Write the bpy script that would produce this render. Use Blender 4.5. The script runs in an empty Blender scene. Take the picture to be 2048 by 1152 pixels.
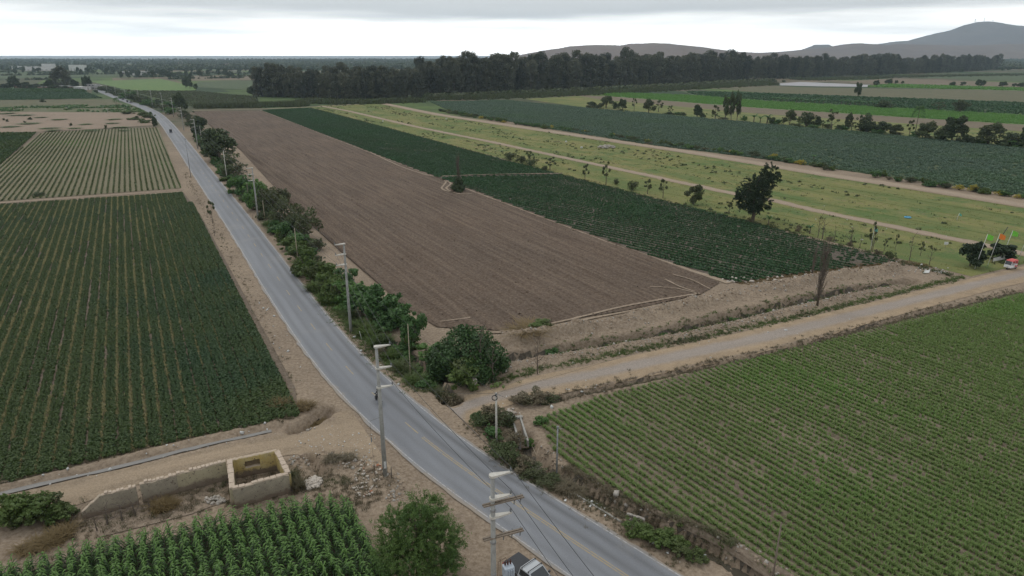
import bpy, bmesh, math, random
import numpy as np
from mathutils import Vector, Matrix

# ------------------------------------------------------------------ camera, sky, sun, exposure
scn = bpy.context.scene
col = scn.collection
R = math.radians
CAM_H = 40.0
FPX = 2048 * 24.0 / 36.0
PITCH = math.atan((576 - 107) / FPX)
cam_d = bpy.data.cameras.new('camera'); cam_d.lens = 24; cam_d.sensor_width = 36
cam_d.clip_start = 0.5; cam_d.clip_end = 200000
cam = bpy.data.objects.new('camera', cam_d); col.objects.link(cam)
cam.location = (0, 0, CAM_H); cam.rotation_euler = (math.pi / 2 - PITCH, 0, 0)
scn.camera = cam

SUN_EL, SUN_AZ = R(52), R(-35)          # azimuth from +Y towards +X
world = bpy.data.worlds.new('World'); scn.world = world; world.use_nodes = True
wt = world.node_tree; wt.nodes.clear()
def wn(t, **k):
    n = wt.nodes.new(t)
    for a, b in k.items(): setattr(n, a, b)
    return n
def wmath(op, a, b=None, c=None):
    n = wn('ShaderNodeMath', operation=op)
    for i, v in enumerate((a, b, c)):
        if v is None: continue
        if isinstance(v, (int, float)): n.inputs[i].default_value = v
        else: wt.links.new(v, n.inputs[i])
    return n.outputs[0]
sky = wn('ShaderNodeTexSky', sky_type='NISHITA'); sky.sun_disc = False
sky.sun_elevation = SUN_EL; sky.sun_rotation = SUN_AZ; sky.altitude = 40; sky.dust_density = 3
tc = wn('ShaderNodeTexCoord'); sep = wn('ShaderNodeSeparateXYZ')
wt.links.new(tc.outputs['Generated'], sep.inputs[0])
zc = wmath('MAXIMUM', sep.outputs[2], 0.0)
den = wmath('ADD', zc, 0.035)
comb = wn('ShaderNodeCombineXYZ')
wt.links.new(wmath('DIVIDE', sep.outputs[0], den), comb.inputs[0])
wt.links.new(wmath('DIVIDE', sep.outputs[1], den), comb.inputs[1])
nz = wn('ShaderNodeTexNoise'); nz.inputs['Scale'].default_value = 0.16; nz.inputs['Detail'].default_value = 6
nz.inputs['Roughness'].default_value = 0.5
wt.links.new(comb.outputs[0], nz.inputs['Vector'])
# edge of the stratus deck: a clear band lies under it all round the horizon
edge = wmath('ADD', zc, wmath('MULTIPLY', wmath('SUBTRACT', nz.outputs['Fac'], 0.5), 0.07))
deck = wn('ShaderNodeMapRange', interpolation_type='SMOOTHSTEP')
deck.inputs['From Min'].default_value = 0.015; deck.inputs['From Max'].default_value = 0.056
wt.links.new(edge, deck.inputs['Value'])
nz2 = wn('ShaderNodeTexNoise'); nz2.inputs['Scale'].default_value = 0.35; nz2.inputs['Detail'].default_value = 5
wt.links.new(comb.outputs[0], nz2.inputs['Vector'])
dk = wn('ShaderNodeMix', data_type='RGBA')
dk.inputs[6].default_value = (7.2, 7.4, 7.45, 1); dk.inputs[7].default_value = (9.0, 9.1, 9.0, 1)
wt.links.new(nz2.outputs['Fac'], dk.inputs[0])
mx = wn('ShaderNodeMix', data_type='RGBA'); mx.inputs[6].default_value = (33., 32.2, 30.6, 1)
wt.links.new(deck.outputs[0], mx.inputs[0]); wt.links.new(dk.outputs[2], mx.inputs[7])
mx2 = wn('ShaderNodeMix', data_type='RGBA'); mx2.inputs[0].default_value = 0.9
wt.links.new(sky.outputs[0], mx2.inputs[6]); wt.links.new(mx.outputs[2], mx2.inputs[7])
bg = wn('ShaderNodeBackground'); bg.inputs['Strength'].default_value = 0.1
wt.links.new(mx2.outputs[2], bg.inputs[0])
wo = wn('ShaderNodeOutputWorld'); wt.links.new(bg.outputs[0], wo.inputs[0])

sun_d = bpy.data.lights.new('sun', 'SUN'); sun_d.energy = 0.8; sun_d.angle = R(25); sun_d.color = (1, .96, .9)
sun = bpy.data.objects.new('sun', sun_d); col.objects.link(sun)
sdir = Vector((math.sin(SUN_AZ) * math.cos(SUN_EL), math.cos(SUN_AZ) * math.cos(SUN_EL), math.sin(SUN_EL)))
sun.rotation_euler = (-sdir).to_track_quat('-Z', 'Y').to_euler()
sun.location = (0, 0, 300)

scn.view_settings.view_transform = 'Standard'; scn.view_settings.look = 'None'
scn.view_settings.exposure = 0.0; scn.view_settings.gamma = 1.0
scn.view_settings.use_curve_mapping = False
scn.render.engine = 'CYCLES'
scn.cycles.use_denoising = True
scn.cycles.max_bounces = 5; scn.cycles.diffuse_bounces = 3; scn.cycles.glossy_bounces = 2
scn.cycles.transmission_bounces = 3; scn.cycles.transparent_max_bounces = 8; scn.cycles.volume_bounces = 1

# ------------------------------------------------------------------ helpers
def ray(px, py):
    u = (px - 1024) / FPX; v = (py - 576) / FPX
    return u, math.cos(PITCH) - v * math.sin(PITCH), math.sin(PITCH) + v * math.cos(PITCH)
def G(px, py, z=0.0):
    """point of the horizontal plane at height z seen at a pixel of the photograph"""
    u, fw, dn = ray(px, py); k = (CAM_H - z) / dn
    return np.array([u * k, fw * k])
def P3(px, py, z=0.0):
    p = G(px, py, z); return Vector((p[0], p[1], z))
def top_height(bx, by, ty):
    p = G(bx, by); u, fw, dn = ray(bx, ty)
    return CAM_H - p[1] * dn / fw
def vpdir(px):
    u, fw, dn = ray(px, 107); d = np.array([u, fw]); return d / np.linalg.norm(d)
def width_m(px, by, wpx):
    a = G(px - wpx / 2, by); b = G(px + wpx / 2, by); return abs(b[0] - a[0])

def hash2(ix, iy, seed):
    n = (ix.astype(np.int64) * 374761393 + iy.astype(np.int64) * 668265263 + seed * 974711) & 0x7fffffff
    n = ((n ^ (n >> 13)) * 1274126177) & 0x7fffffff
    return ((n ^ (n >> 16)) & 0xffff) / 65535.0
def vnoise(x, y, scale, seed=0, octs=1):
    x = np.asarray(x, float) * scale; y = np.asarray(y, float) * scale
    out = 0; amp = 1; tot = 0
    for o in range(octs):
        ix = np.floor(x); iy = np.floor(y); fx = x - ix; fy = y - iy
        fx = fx * fx * (3 - 2 * fx); fy = fy * fy * (3 - 2 * fy)
        a = hash2(ix, iy, seed + o); b = hash2(ix + 1, iy, seed + o); c = hash2(ix, iy + 1, seed + o); d = hash2(ix + 1, iy + 1, seed + o)
        out = out + amp * ((a * (1 - fx) + b * fx) * (1 - fy) + (c * (1 - fx) + d * fx) * fy)
        tot += amp; amp *= .5; x = x * 2.03 + 11.3; y = y * 2.03 + 5.7
    return out / tot
def pdist(x, y, poly):
    """distance to a polyline and the share of its length at the foot point"""
    best = np.full(np.shape(x), 1e9); run = np.zeros(np.shape(x)); L = 0
    for a, b in zip(poly, poly[1:]):
        d = b - a; l = np.hypot(*d)
        t = np.clip(((x - a[0]) * d[0] + (y - a[1]) * d[1]) / (l * l), 0, 1)
        q = np.hypot(x - a[0] - t * d[0], y - a[1] - t * d[1])
        m = q < best; best = np.where(m, q, best); run = np.where(m, L + t * l, run); L += l
    return best, run
def inpoly(x, y, poly):
    r = np.zeros(np.shape(x), bool); n = len(poly)
    for i in range(n):
        a = poly[i]; b = poly[(i + 1) % n]
        c = ((a[1] > y) != (b[1] > y)) & (x < (b[0] - a[0]) * (y - a[1]) / (b[1] - a[1] + 1e-12) + a[0])
        r ^= c
    return r

def mesh_of(name, V, F, mats=(), midx=None, smooth=False):
    me = bpy.data.meshes.new(name)
    V = np.asarray(V, np.float32).reshape(-1, 3)
    if isinstance(F, np.ndarray) and F.ndim == 2:
        n, k = F.shape
        me.vertices.add(len(V)); me.vertices.foreach_set('co', V.ravel())
        me.loops.add(n * k); me.loops.foreach_set('vertex_index', F.ravel().astype(np.int32))
        me.polygons.add(n); me.polygons.foreach_set('loop_start', np.arange(0, n * k, k, dtype=np.int32))
        me.update(calc_edges=True)
    else:
        me.from_pydata([tuple(v) for v in V.tolist()], [], [tuple(int(i) for i in f) for f in F]); me.update()
    for m in mats: me.materials.append(m)
    if midx is not None: me.polygons.foreach_set('material_index', np.asarray(midx, np.int32))
    if smooth: me.polygons.foreach_set('use_smooth', np.ones(len(me.polygons), bool))
    me.validate()
    return me
def link(name, me, parent=None):
    o = bpy.data.objects.new(name, me); col.objects.link(o)
    if parent is not None: o.parent = parent
    return o
def tag(o, label=None, cat=None, group=None, kind=None):
    if label: o['label'] = label
    if cat: o['category'] = cat
    if group: o['group'] = group
    if kind: o['kind'] = kind
    return o
def thing(name, label, cat, loc=(0, 0, 0), rz=0, group=None):
    o = bpy.data.objects.new(name, None); col.objects.link(o)
    o.empty_display_size = .2; o.location = loc; o.rotation_euler = (0, 0, rz)
    return tag(o, label, cat, group)
def copy_tree(o, parent=None):
    c = o.copy(); col.objects.link(c); c.parent = parent
    for ch in o.children: copy_tree(ch, c)
    return c

class MB:
    """collects shapes into one mesh"""
    def __init__(s): s.V = []; s.F = []; s.n = 0
    def add(s, V, F):
        s.V += [tuple(map(float, v)) for v in V]; s.F += [tuple(i + s.n for i in f) for f in F]; s.n += len(V); return s
    def box(s, c, d, rz=0, bev=0, rot=None):
        bm = bmesh.new(); bmesh.ops.create_cube(bm, size=1)
        bmesh.ops.scale(bm, vec=d, verts=bm.verts)
        if bev: bmesh.ops.bevel(bm, geom=bm.edges[:], offset=bev, segments=2, affect='EDGES', profile=.5)
        M = Matrix.Translation(c) @ (rot.to_4x4() if rot is not None else Matrix.Rotation(rz, 4, 'Z'))
        bm.transform(M); bm.verts.index_update()
        s.add([v.co for v in bm.verts], [[v.index for v in f.verts] for f in bm.faces]); bm.free(); return s
    def tube(s, pts, rad, n=8, cap=True):
        pts = [Vector(p) for p in pts]
        if not hasattr(rad, '__len__'): rad = [rad] * len(pts)
        V = []; F = []; up = None
        for i, p in enumerate(pts):
            t = (pts[min(i + 1, len(pts) - 1)] - pts[max(i - 1, 0)]).normalized()
            if up is None: up = t.orthogonal().normalized()
            up = (up - t * up.dot(t)).normalized() if (up - t * up.dot(t)).length > 1e-6 else t.orthogonal().normalized()
            sd = t.cross(up)
            for k in range(n):
                a = 2 * math.pi * k / n; V.append(p + (up * math.cos(a) + sd * math.sin(a)) * rad[i])
        for i in range(len(pts) - 1):
            for k in range(n):
                F.append((i * n + k, i * n + (k + 1) % n, (i + 1) * n + (k + 1) % n, (i + 1) * n + k))
        if cap: F.append(tuple(range(n))[::-1]); F.append(tuple(range((len(pts) - 1) * n, len(pts) * n)))
        return s.add(V, F)
    def lathe(s, prof, n=12, M=None):
        V = []; F = []
        for r, z in prof:
            for k in range(n):
                a = 2 * math.pi * k / n; v = Vector((r * math.cos(a), r * math.sin(a), z)); V.append(M @ v if M else v)
        for i in range(len(prof) - 1):
            for k in range(n): F.append((i * n + k, i * n + (k + 1) % n, (i + 1) * n + (k + 1) % n, (i + 1) * n + k))
        F.append(tuple(range(n))[::-1]); F.append(tuple(range((len(prof) - 1) * n, len(prof) * n)))
        return s.add(V, F)
    def prism(s, prof, y0, y1, inset=None, bev=0):
        """profile in XZ between two Y planes; inset scales the outline's Y at each profile vertex"""
        n = len(prof); iy = inset or [0] * n
        V = [(x, y0 + iy[i], z) for i, (x, z) in enumerate(prof)] + [(x, y1 - iy[i], z) for i, (x, z) in enumerate(prof)]
        F = [tuple(range(n))[::-1], tuple(range(n, 2 * n))] + [(i, (i + 1) % n, n + (i + 1) % n, n + i) for i in range(n)]
        if bev:
            bm = bmesh.new(); vs = [bm.verts.new(v) for v in V]
            for f in F: bm.faces.new([vs[i] for i in f])
            bmesh.ops.recalc_face_normals(bm, faces=bm.faces)
            bmesh.ops.bevel(bm, geom=bm.edges[:], offset=bev, segments=2, affect='EDGES', profile=.5)
            bm.verts.index_update(); V = [v.co.copy() for v in bm.verts]; F = [[v.index for v in f.verts] for f in bm.faces]; bm.free()
        return s.add(V, F)
    def mesh(s, name, mat, smooth=False): return mesh_of(name, s.V, s.F, [mat], smooth=smooth)
    def build(s, name, mat, parent=None, smooth=False): return link(name, s.mesh(name, mat, smooth), parent)

# ------------------------------------------------------------------ materials
def nt(name):
    m = bpy.data.materials.new(name); m.use_nodes = True; t = m.node_tree
    return m, t, t.nodes['Principled BSDF'], t.nodes['Material Output']
def nd(t, k, **kw):
    n = t.nodes.new(k)
    for a, b in kw.items(): setattr(n, a, b)
    return n
def setin(t, sock, v):
    if isinstance(v, (int, float)): sock.default_value = v
    elif isinstance(v, tuple): sock.default_value = v if len(v) == 4 else (*v, 1)
    else: t.links.new(v, sock)
def mixc(t, f, a, b, mode='MIX'):
    n = nd(t, 'ShaderNodeMix', data_type='RGBA', blend_type=mode)
    setin(t, n.inputs[0], f); setin(t, n.inputs[6], a); setin(t, n.inputs[7], b); return n.outputs[2]
def mth(t, op, a, b=None, clamp=False):
    n = nd(t, 'ShaderNodeMath', operation=op); n.use_clamp = clamp
    setin(t, n.inputs[0], a)
    if b is not None: setin(t, n.inputs[1], b)
    return n.outputs[0]
def mrange(t, v, a, b, c=0., d=1.):
    n = nd(t, 'ShaderNodeMapRange'); n.clamp = True
    setin(t, n.inputs[0], v)
    for i, q in enumerate((a, b, c, d)): n.inputs[i + 1].default_value = q
    return n.outputs[0]
def nse(t, vec, scale, det=4, rough=.55):
    n = nd(t, 'ShaderNodeTexNoise'); n.inputs['Scale'].default_value = scale; n.inputs['Detail'].default_value = det
    n.inputs['Roughness'].default_value = rough
    if vec is not None: t.links.new(vec, n.inputs['Vector'])
    return n.outputs['Fac']
def pos(t): return nd(t, 'ShaderNodeNewGeometry').outputs['Position']
def bump(t, bs, h, st, dist):
    b = nd(t, 'ShaderNodeBump'); b.inputs['Strength'].default_value = st; b.inputs['Distance'].default_value = dist
    t.links.new(h, b.inputs['Height']); t.links.new(b.outputs[0], bs.inputs['Normal'])
def soil(name, a, b, c=None, big=.04, mid=.7, fine=6, rough=.95, bst=.5, clod=.06, stretch=None):
    """earth: colours a and b in patches, c as scattered light or dark specks"""
    m, t, bs, out = nt(name); p = pos(t)
    n1 = nse(t, p, big, 5); n2 = nse(t, p, mid, 6, .65); n3 = nse(t, p, fine * .45, 6, .75)
    f = mth(t, 'ADD', mth(t, 'MULTIPLY', n1, .6), mth(t, 'MULTIPLY', n2, .4))
    cc = mixc(t, mrange(t, f, .38, .62), a, b)
    cc = mixc(t, mrange(t, n3, .3, .7), mixc(t, .45, cc, (0.02, .015, .01)), mixc(t, .16, cc, (.8, .7, .6)))
    if c: cc = mixc(t, mrange(t, n2, .6, .75), cc, c)
    if stretch is not None:
        mp = nd(t, 'ShaderNodeMapping', vector_type='TEXTURE'); mp.inputs['Rotation'].default_value = (0, 0, stretch)
        mp.inputs['Scale'].default_value = (1, 30, 1); t.links.new(p, mp.inputs[0])
        n4 = nse(t, mp.outputs[0], 1.1, 3)
        cc = mixc(t, mrange(t, n4, .35, .68), mixc(t, .22, cc, (.02, .015, .01)), mixc(t, .045, cc, (.8, .66, .5)))
    t.links.new(cc, bs.inputs['Base Color']); bs.inputs['Roughness'].default_value = rough
    bs.inputs['Specular IOR Level'].default_value = .15
    bump(t, bs, mth(t, 'ADD', n3, n2), bst, clod)
    return m
def leaf(name, a, b, c=None, big=.05, trans=.25, rough=.6, spec=.3, wobj=.4):
    """foliage: a..b by leaf and by plant, c in broad patches"""
    m, t, bs, out = nt(name); g = nd(t, 'ShaderNodeNewGeometry'); oi = nd(t, 'ShaderNodeObjectInfo')
    r = mth(t, 'ADD', mth(t, 'MULTIPLY', g.outputs['Random Per Island'], 1 - wobj), mth(t, 'MULTIPLY', oi.outputs['Random'], wobj))
    cc = mixc(t, r, a, b)
    if c: cc = mixc(t, mrange(t, nse(t, g.outputs['Position'], big, 4), .5, .66), cc, c)
    t.links.new(cc, bs.inputs['Base Color']); bs.inputs['Roughness'].default_value = rough
    bs.inputs['Specular IOR Level'].default_value = spec
    tr = nd(t, 'ShaderNodeBsdfTranslucent'); t.links.new(cc, tr.inputs[0])
    ms = nd(t, 'ShaderNodeMixShader'); ms.inputs[0].default_value = trans
    t.links.new(bs.outputs[0], ms.inputs[1]); t.links.new(tr.outputs[0], ms.inputs[2]); t.links.new(ms.outputs[0], out.inputs[0])
    return m
def plain(name, a, b=None, scale=2., rough=.7, metal=0., spec=.4, bst=0., dist=.02, grime=None):
    m, t, bs, out = nt(name); p = nd(t, 'ShaderNodeTexCoord').outputs['Object']
    b = b or tuple(x * .8 for x in a); n = nse(t, p, scale, 6, .65)
    cc = mixc(t, mrange(t, n, .35, .68), a, b)
    if grime: cc = mixc(t, mrange(t, nse(t, p, scale * .5, 8, .7), .5, .72), cc, grime)
    t.links.new(cc, bs.inputs['Base Color']); bs.inputs['Roughness'].default_value = rough; bs.inputs['Metallic'].default_value = metal
    bs.inputs['Specular IOR Level'].default_value = spec
    if bst: bump(t, bs, n, bst, dist)
    return m

ROWA = math.atan2(*vpdir(216)[::-1]) - math.pi / 2      # the fields' common direction
mat = {}
def m_ground():
    m, t, bs, out = nt('ground_soil'); p = pos(t)
    n1 = nse(t, p, .05, 5); n2 = nse(t, p, .6, 6, .65); n3 = nse(t, p, 2.4, 6, .75)
    near = mixc(t, mrange(t, n1, .4, .62), (.195, .142, .095), (.275, .205, .138))
    near = mixc(t, mrange(t, n2, .5, .72), near, (.15, .105, .07))
    near = mixc(t, mrange(t, n3, .3, .72), mixc(t, .42, near, (.03, .02, .015)), mixc(t, .26, near, (.8, .7, .58)))
    mp = nd(t, 'ShaderNodeMapping', vector_type='TEXTURE'); mp.inputs['Rotation'].default_value = (0, 0, ROWA)
    mp.inputs['Scale'].default_value = (90, 210, 1); t.links.new(p, mp.inputs[0])
    vo = nd(t, 'ShaderNodeTexVoronoi', feature='F1', distance='CHEBYCHEV'); vo.inputs['Scale'].default_value = 1; vo.inputs['Randomness'].default_value = .75
    t.links.new(mp.outputs[0], vo.inputs['Vector'])
    sp = nd(t, 'ShaderNodeSeparateColor'); t.links.new(vo.outputs['Color'], sp.inputs[0])
    rp = nd(t, 'ShaderNodeValToRGB'); t.links.new(sp.outputs[0], rp.inputs[0]); rp.color_ramp.interpolation = 'CONSTANT'
    cols = [(.05, .08, .035), (.09, .13, .045), (.15, .12, .085), (.06, .10, .04), (.11, .16, .05), (.10, .10, .06), (.20, .155, .11), (.045, .07, .035)]
    e = rp.color_ramp.elements
    while len(e) < len(cols): e.new(.5)
    for i, c in enumerate(cols): e[i].position = i / len(cols); e[i].color = (*c, 1)
    far = mixc(t, mrange(t, nse(t, p, .02, 6, .7), .42, .66), rp.outputs[0], (.05, .07, .04))
    ln = nd(t, 'ShaderNodeVectorMath', operation='LENGTH'); t.links.new(p, ln.inputs[0])
    cc = mixc(t, mrange(t, ln.outputs['Value'], 330, 520), near, far)
    t.links.new(cc, bs.inputs['Base Color']); bs.inputs['Roughness'].default_value = .95; bs.inputs['Specular IOR Level'].default_value = .1
    bump(t, bs, mth(t, 'ADD', n3, n2), .6, .07)
    return m
mat['ground'] = m_ground()
def m_asphalt():
    m, t, bs, out = nt('asphalt'); p = pos(t)
    at = nd(t, 'ShaderNodeAttribute', attribute_name='across').outputs['Fac']
    mp = nd(t, 'ShaderNodeMapping', vector_type='TEXTURE'); mp.inputs['Rotation'].default_value = (0, 0, ROWA); mp.inputs['Scale'].default_value = (1, 14, 1)
    t.links.new(p, mp.inputs[0])
    n1 = nse(t, mp.outputs[0], .5, 5); n2 = nse(t, p, 2.5, 6, .7); n3 = nse(t, p, 22, 3, .8); n4 = nse(t, p, .09, 4)
    cc = mixc(t, mrange(t, n1, .35, .65), (.15, .16, .18), (.20, .212, .235))
    # worn wheel tracks are real polish and oil marks in the lanes
    tr = None
    for x0, w, s in ((.25, .17, .8), (.66, .14, .95), (-.28, .14, .35), (-.68, .14, .4)):
        d = mth(t, 'ABSOLUTE', mth(t, 'SUBTRACT', at, x0)); k = mrange(t, d, 0., w, s, 0.)
        tr = k if tr is None else mth(t, 'MAXIMUM', tr, k)
    tr = mth(t, 'MULTIPLY', tr, mrange(t, nse(t, mp.outputs[0], .35, 4), .3, .6, .45, 1))
    cc = mixc(t, tr, cc, (.088, .092, .10))
    cc = mixc(t, mrange(t, mth(t, 'ABSOLUTE', at), .84, .97, 0, .45), cc, (.33, .31, .29))
    cc = mixc(t, mrange(t, n4, .55, .7, 0, .35), cc, (.28, .27, .255))
    cc = mixc(t, mrange(t, mth(t, 'ADD', mth(t, 'ABSOLUTE', at), mth(t, 'MULTIPLY', mth(t, 'SUBTRACT', nse(t, p, .35, 6, .7), .5), .55)), .86, 1.02, 0, .85), cc, (.29, .235, .175))
    pn = nse(t, mp.outputs[0], .16, 3); cc = mixc(t, mrange(t, pn, .6, .63, 0, .3), cc, (.10, .104, .112))
    cc = mixc(t, mrange(t, n3, .3, .75), mixc(t, .25, cc, (.05, .05, .05)), mixc(t, .12, cc, (.7, .7, .7)))
    cc = mixc(t, mrange(t, n2, .64, .72, 0, .5), cc, (.12, .12, .12))
    t.links.new(cc, bs.inputs['Base Color']); bs.inputs['Roughness'].default_value = .72; bs.inputs['Specular IOR Level'].default_value = .35
    bump(t, bs, n3, .3, .01)
    return m
mat['asphalt'] = m_asphalt()
def m_paint(name, a, thr):
    m, t, bs, out = nt(name); p = pos(t); n = nse(t, p, 3, 6, .75)
    cc = mixc(t, mrange(t, n, thr - .08, thr + .08), a, (.22, .22, .225))
    t.links.new(cc, bs.inputs['Base Color']); bs.inputs['Roughness'].default_value = .7; return m
mat['white_paint'] = m_paint('worn_white_paint', (.40, .40, .40), .53)
mat['yellow_paint'] = m_paint('worn_yellow_paint', (.34, .26, .13), .55)
def m_dirt(name, side, mid, w, stretch):
    m, t, bs, out = nt(name); p = pos(t); at = nd(t, 'ShaderNodeAttribute', attribute_name='across').outputs['Fac']
    mp = nd(t, 'ShaderNodeMapping', vector_type='TEXTURE'); mp.inputs['Rotation'].default_value = (0, 0, stretch); mp.inputs['Scale'].default_value = (1, 12, 1)
    t.links.new(p, mp.inputs[0])
    n1 = nse(t, mp.outputs[0], .6, 5, .6); n2 = nse(t, p, .5, 6, .65); n3 = nse(t, p, 6, 5, .7)
    s = mixc(t, mrange(t, n2, .38, .62), side, tuple(x * .74 for x in side))
    d = mth(t, 'ADD', mth(t, 'ABSOLUTE', mth(t, 'ADD', at, .12)), mth(t, 'MULTIPLY', mth(t, 'SUBTRACT', n2, .5), .5))
    cc = mixc(t, mrange(t, d, w * .6, w * 1.3), mixc(t, mrange(t, n1, .35, .65), mid, tuple(x * .8 for x in mid)), s)
    cc = mixc(t, mrange(t, n1, .55, .7, 0, .35), cc, tuple(x * 1.25 for x in side))
    cc = mixc(t, mrange(t, n3, .3, .72), mixc(t, .25, cc, (.03, .02, .015)), mixc(t, .18, cc, (.8, .7, .6)))
    t.links.new(cc, bs.inputs['Base Color']); bs.inputs['Roughness'].default_value = .95; bs.inputs['Specular IOR Level'].default_value = .1
    bump(t, bs, mth(t, 'ADD', n3, n1), .5, .05); return m
mat['dirt_right'] = m_dirt('gravelled_dirt', (.36, .265, .165), (.31, .268, .235), .42, R(-68))
mat['dirt_left'] = m_dirt('tan_dirt', (.29, .22, .145), (.335, .255, .17), .5, R(-70))
mat['dirt_track'] = m_dirt('track_dirt', (.29, .22, .145), (.36, .28, .205), .7, ROWA)
mat['plough'] = soil('ploughed_earth', (.062, .034, .019), (.096, .055, .032), (.045, .025, .014), mid=.5, fine=5, bst=1, clod=.12, stretch=ROWA)
mat['furrow_light'] = soil('dry_earth', (.36, .28, .2), (.28, .21, .15))
mat['soil_dark'] = soil('crop_earth', (.11, .08, .056), (.14, .105, .072), (.17, .155, .07))
mat['soil_maize'] = soil('young_maize_earth', (.15, .112, .078), (.185, .14, .098), (.12, .088, .062), stretch=ROWA)
mat['soil_pale'] = soil('pale_bed_earth', (.155, .147, .07), (.18, .162, .09), (.13, .145, .052), mid=.3)
mat['soil_black'] = soil('black_earth', (.055, .045, .032), (.07, .056, .04))  # very dark brown earth under the row crop and tall maize
mat['waste'] = soil('waste_earth', (.30, .22, .16), (.25, .185, .13), (.16, .15, .07), big=.03, mid=.15)
mat['rubble_soil'] = soil('rubble_earth', (.21, .155, .11), (.28, .215, .155), (.34, .29, .23), mid=1.2)
def m_turf(name, a, b, c, d):
    m, t, bs, out = nt(name); p = pos(t)
    mp = nd(t, 'ShaderNodeMapping', vector_type='TEXTURE'); mp.inputs['Rotation'].default_value = (0, 0, ROWA); mp.inputs['Scale'].default_value = (1, 7, 1)
    t.links.new(p, mp.inputs[0])
    n0 = nse(t, mp.outputs[0], .11, 6, .65); n1 = nse(t, p, .07, 6, .7); n2 = nse(t, p, .8, 6, .7); n3 = nse(t, p, 5, 4, .7)
    cc = mixc(t, mrange(t, n0, .4, .6), a, b); cc = mixc(t, mrange(t, n1, .5, .62), cc, c)
    cc = mixc(t, mrange(t, mth(t, 'ADD', mth(t, 'MULTIPLY', n2, .6), mth(t, 'MULTIPLY', n0, .4)), .52, .62, 0, .8), cc, d); cc = mixc(t, mrange(t, n3, .3, .7), mixc(t, .4, cc, (.02, .02, .01)), mixc(t, .12, cc, (.7, .7, .5)))
    t.links.new(cc, bs.inputs['Base Color']); bs.inputs['Roughness'].default_value = .95; bs.inputs['Specular IOR Level'].default_value = .1
    bump(t, bs, n2, .8, .12); return m
mat['turf'] = m_turf('rough_turf', (.115, .15, .035), (.225, .215, .06), (.075, .14, .025), (.20, .15, .09))
mat['turf_dull'] = m_turf('dull_turf', (.10, .115, .05), (.13, .125, .07), (.07, .095, .035), (.16, .13, .09))
mat['crop_far'] = m_turf('far_dark_crop', (.05, .085, .035), (.06, .1, .045), (.045, .075, .035), (.08, .09, .05))
mat['crop_far_bright'] = m_turf('far_bright_crop', (.10, .19, .05), (.12, .21, .055), (.09, .17, .045), (.15, .2, .06))
mat['brown_far'] = m_turf('far_brown_field', (.17, .125, .095), (.20, .15, .11), (.15, .115, .08), (.13, .12, .07))
mat['olive_far'] = m_turf('far_olive_field', (.12, .115, .065), (.10, .10, .055), (.15, .125, .08), (.07, .085, .04))
mat['concrete'] = plain('concrete', (.36, .35, .32), (.27, .26, .24), 3, .85, bst=.3, grime=(.18, .17, .15))
mat['pole'] = plain('pole_concrete', (.33, .33, .315), (.26, .26, .245), 1.5, .8, bst=.2, grime=(.19, .185, .17))
mat['arm'] = plain('arm_concrete', (.55, .53, .48), (.45, .43, .39), 4, .8)
mat['wood'] = plain('weathered_wood', (.23, .19, .15), (.14, .115, .09), 6, .9, bst=.4)
mat['pale_wood'] = plain('pale_pole', (.42, .36, .27), (.30, .25, .19), 5, .85, bst=.3)
mat['steel'] = plain('galvanised_steel', (.32, .33, .34), (.2, .2, .2), 5, .5, .6)
mat['rust'] = plain('rusty_steel', (.14, .09, .06), (.08, .05, .035), 6, .8)
mat['black'] = plain('black_rubber', (.02, .02, .02), (.03, .03, .03), 5, .6)
mat['wire'] = plain('wire', (.03, .03, .032), (.04, .04, .04), 1, .5)
mat['porcelain'] = plain('insulator', (.22, .24, .25), (.15, .16, .17), 5, .25)
mat['brown_porcelain'] = plain('brown_insulator', (.09, .03, .02), (.06, .02, .015), 5, .3)
mat['grey_paint'] = plain('transformer_paint', (.42, .47, .53), (.36, .41, .47), 3, .5)
mat['car_white'] = plain('silver_car_paint', (.45, .47, .49), (.42, .44, .46), 1, .28, .1, .6)
mat['car_dark'] = plain('dark_car_paint', (.035, .04, .05), (.045, .05, .06), 1, .3, .1, .6)
mat['tonneau'] = plain('bed_cover', (.05, .053, .058), (.04, .042, .046), 6, .75)
mat['glass'] = plain('dark_glass', (.02, .025, .03), (.025, .03, .035), 1, .08, 0, .8)
mat['chrome'] = plain('bright_metal', (.6, .6, .6), (.5, .5, .5), 2, .25, .9)
mat['lamp_red'] = plain('red_lamp', (.4, .02, .02), (.35, .02, .02), 2, .3)
mat['lamp_clear'] = plain('clear_lamp', (.75, .75, .72), (.7, .7, .68), 2, .15)
mat['red'] = plain('red_paint', (.50, .07, .07), (.42, .05, .06), 2, .5)
mat['red_canvas'] = plain('red_canvas', (.62, .14, .13), (.5, .09, .09), 3, .8)
mat['white'] = plain('white_paint', (.7, .7, .7), (.6, .6, .6), 3, .5)
mat['blue'] = plain('blue_plastic', (.08, .35, .55), (.06, .28, .45), 2, .5)
mat['flag_green'] = plain('green_cloth', (.18, .55, .06), (.14, .46, .05), 2, .8)
mat['flag_orange'] = plain('orange_cloth', (.75, .22, .04), (.65, .18, .03), 2, .8)
mat['flag_teal'] = plain('teal_cloth', (.15, .45, .35), (.12, .38, .3), 2, .8)
mat['jacket'] = plain('black_jacket', (.015, .015, .018), (.025, .025, .028), 6, .7)
mat['skin'] = plain('skin', (.28, .15, .1), (.25, .13, .09), 6, .6)
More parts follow.
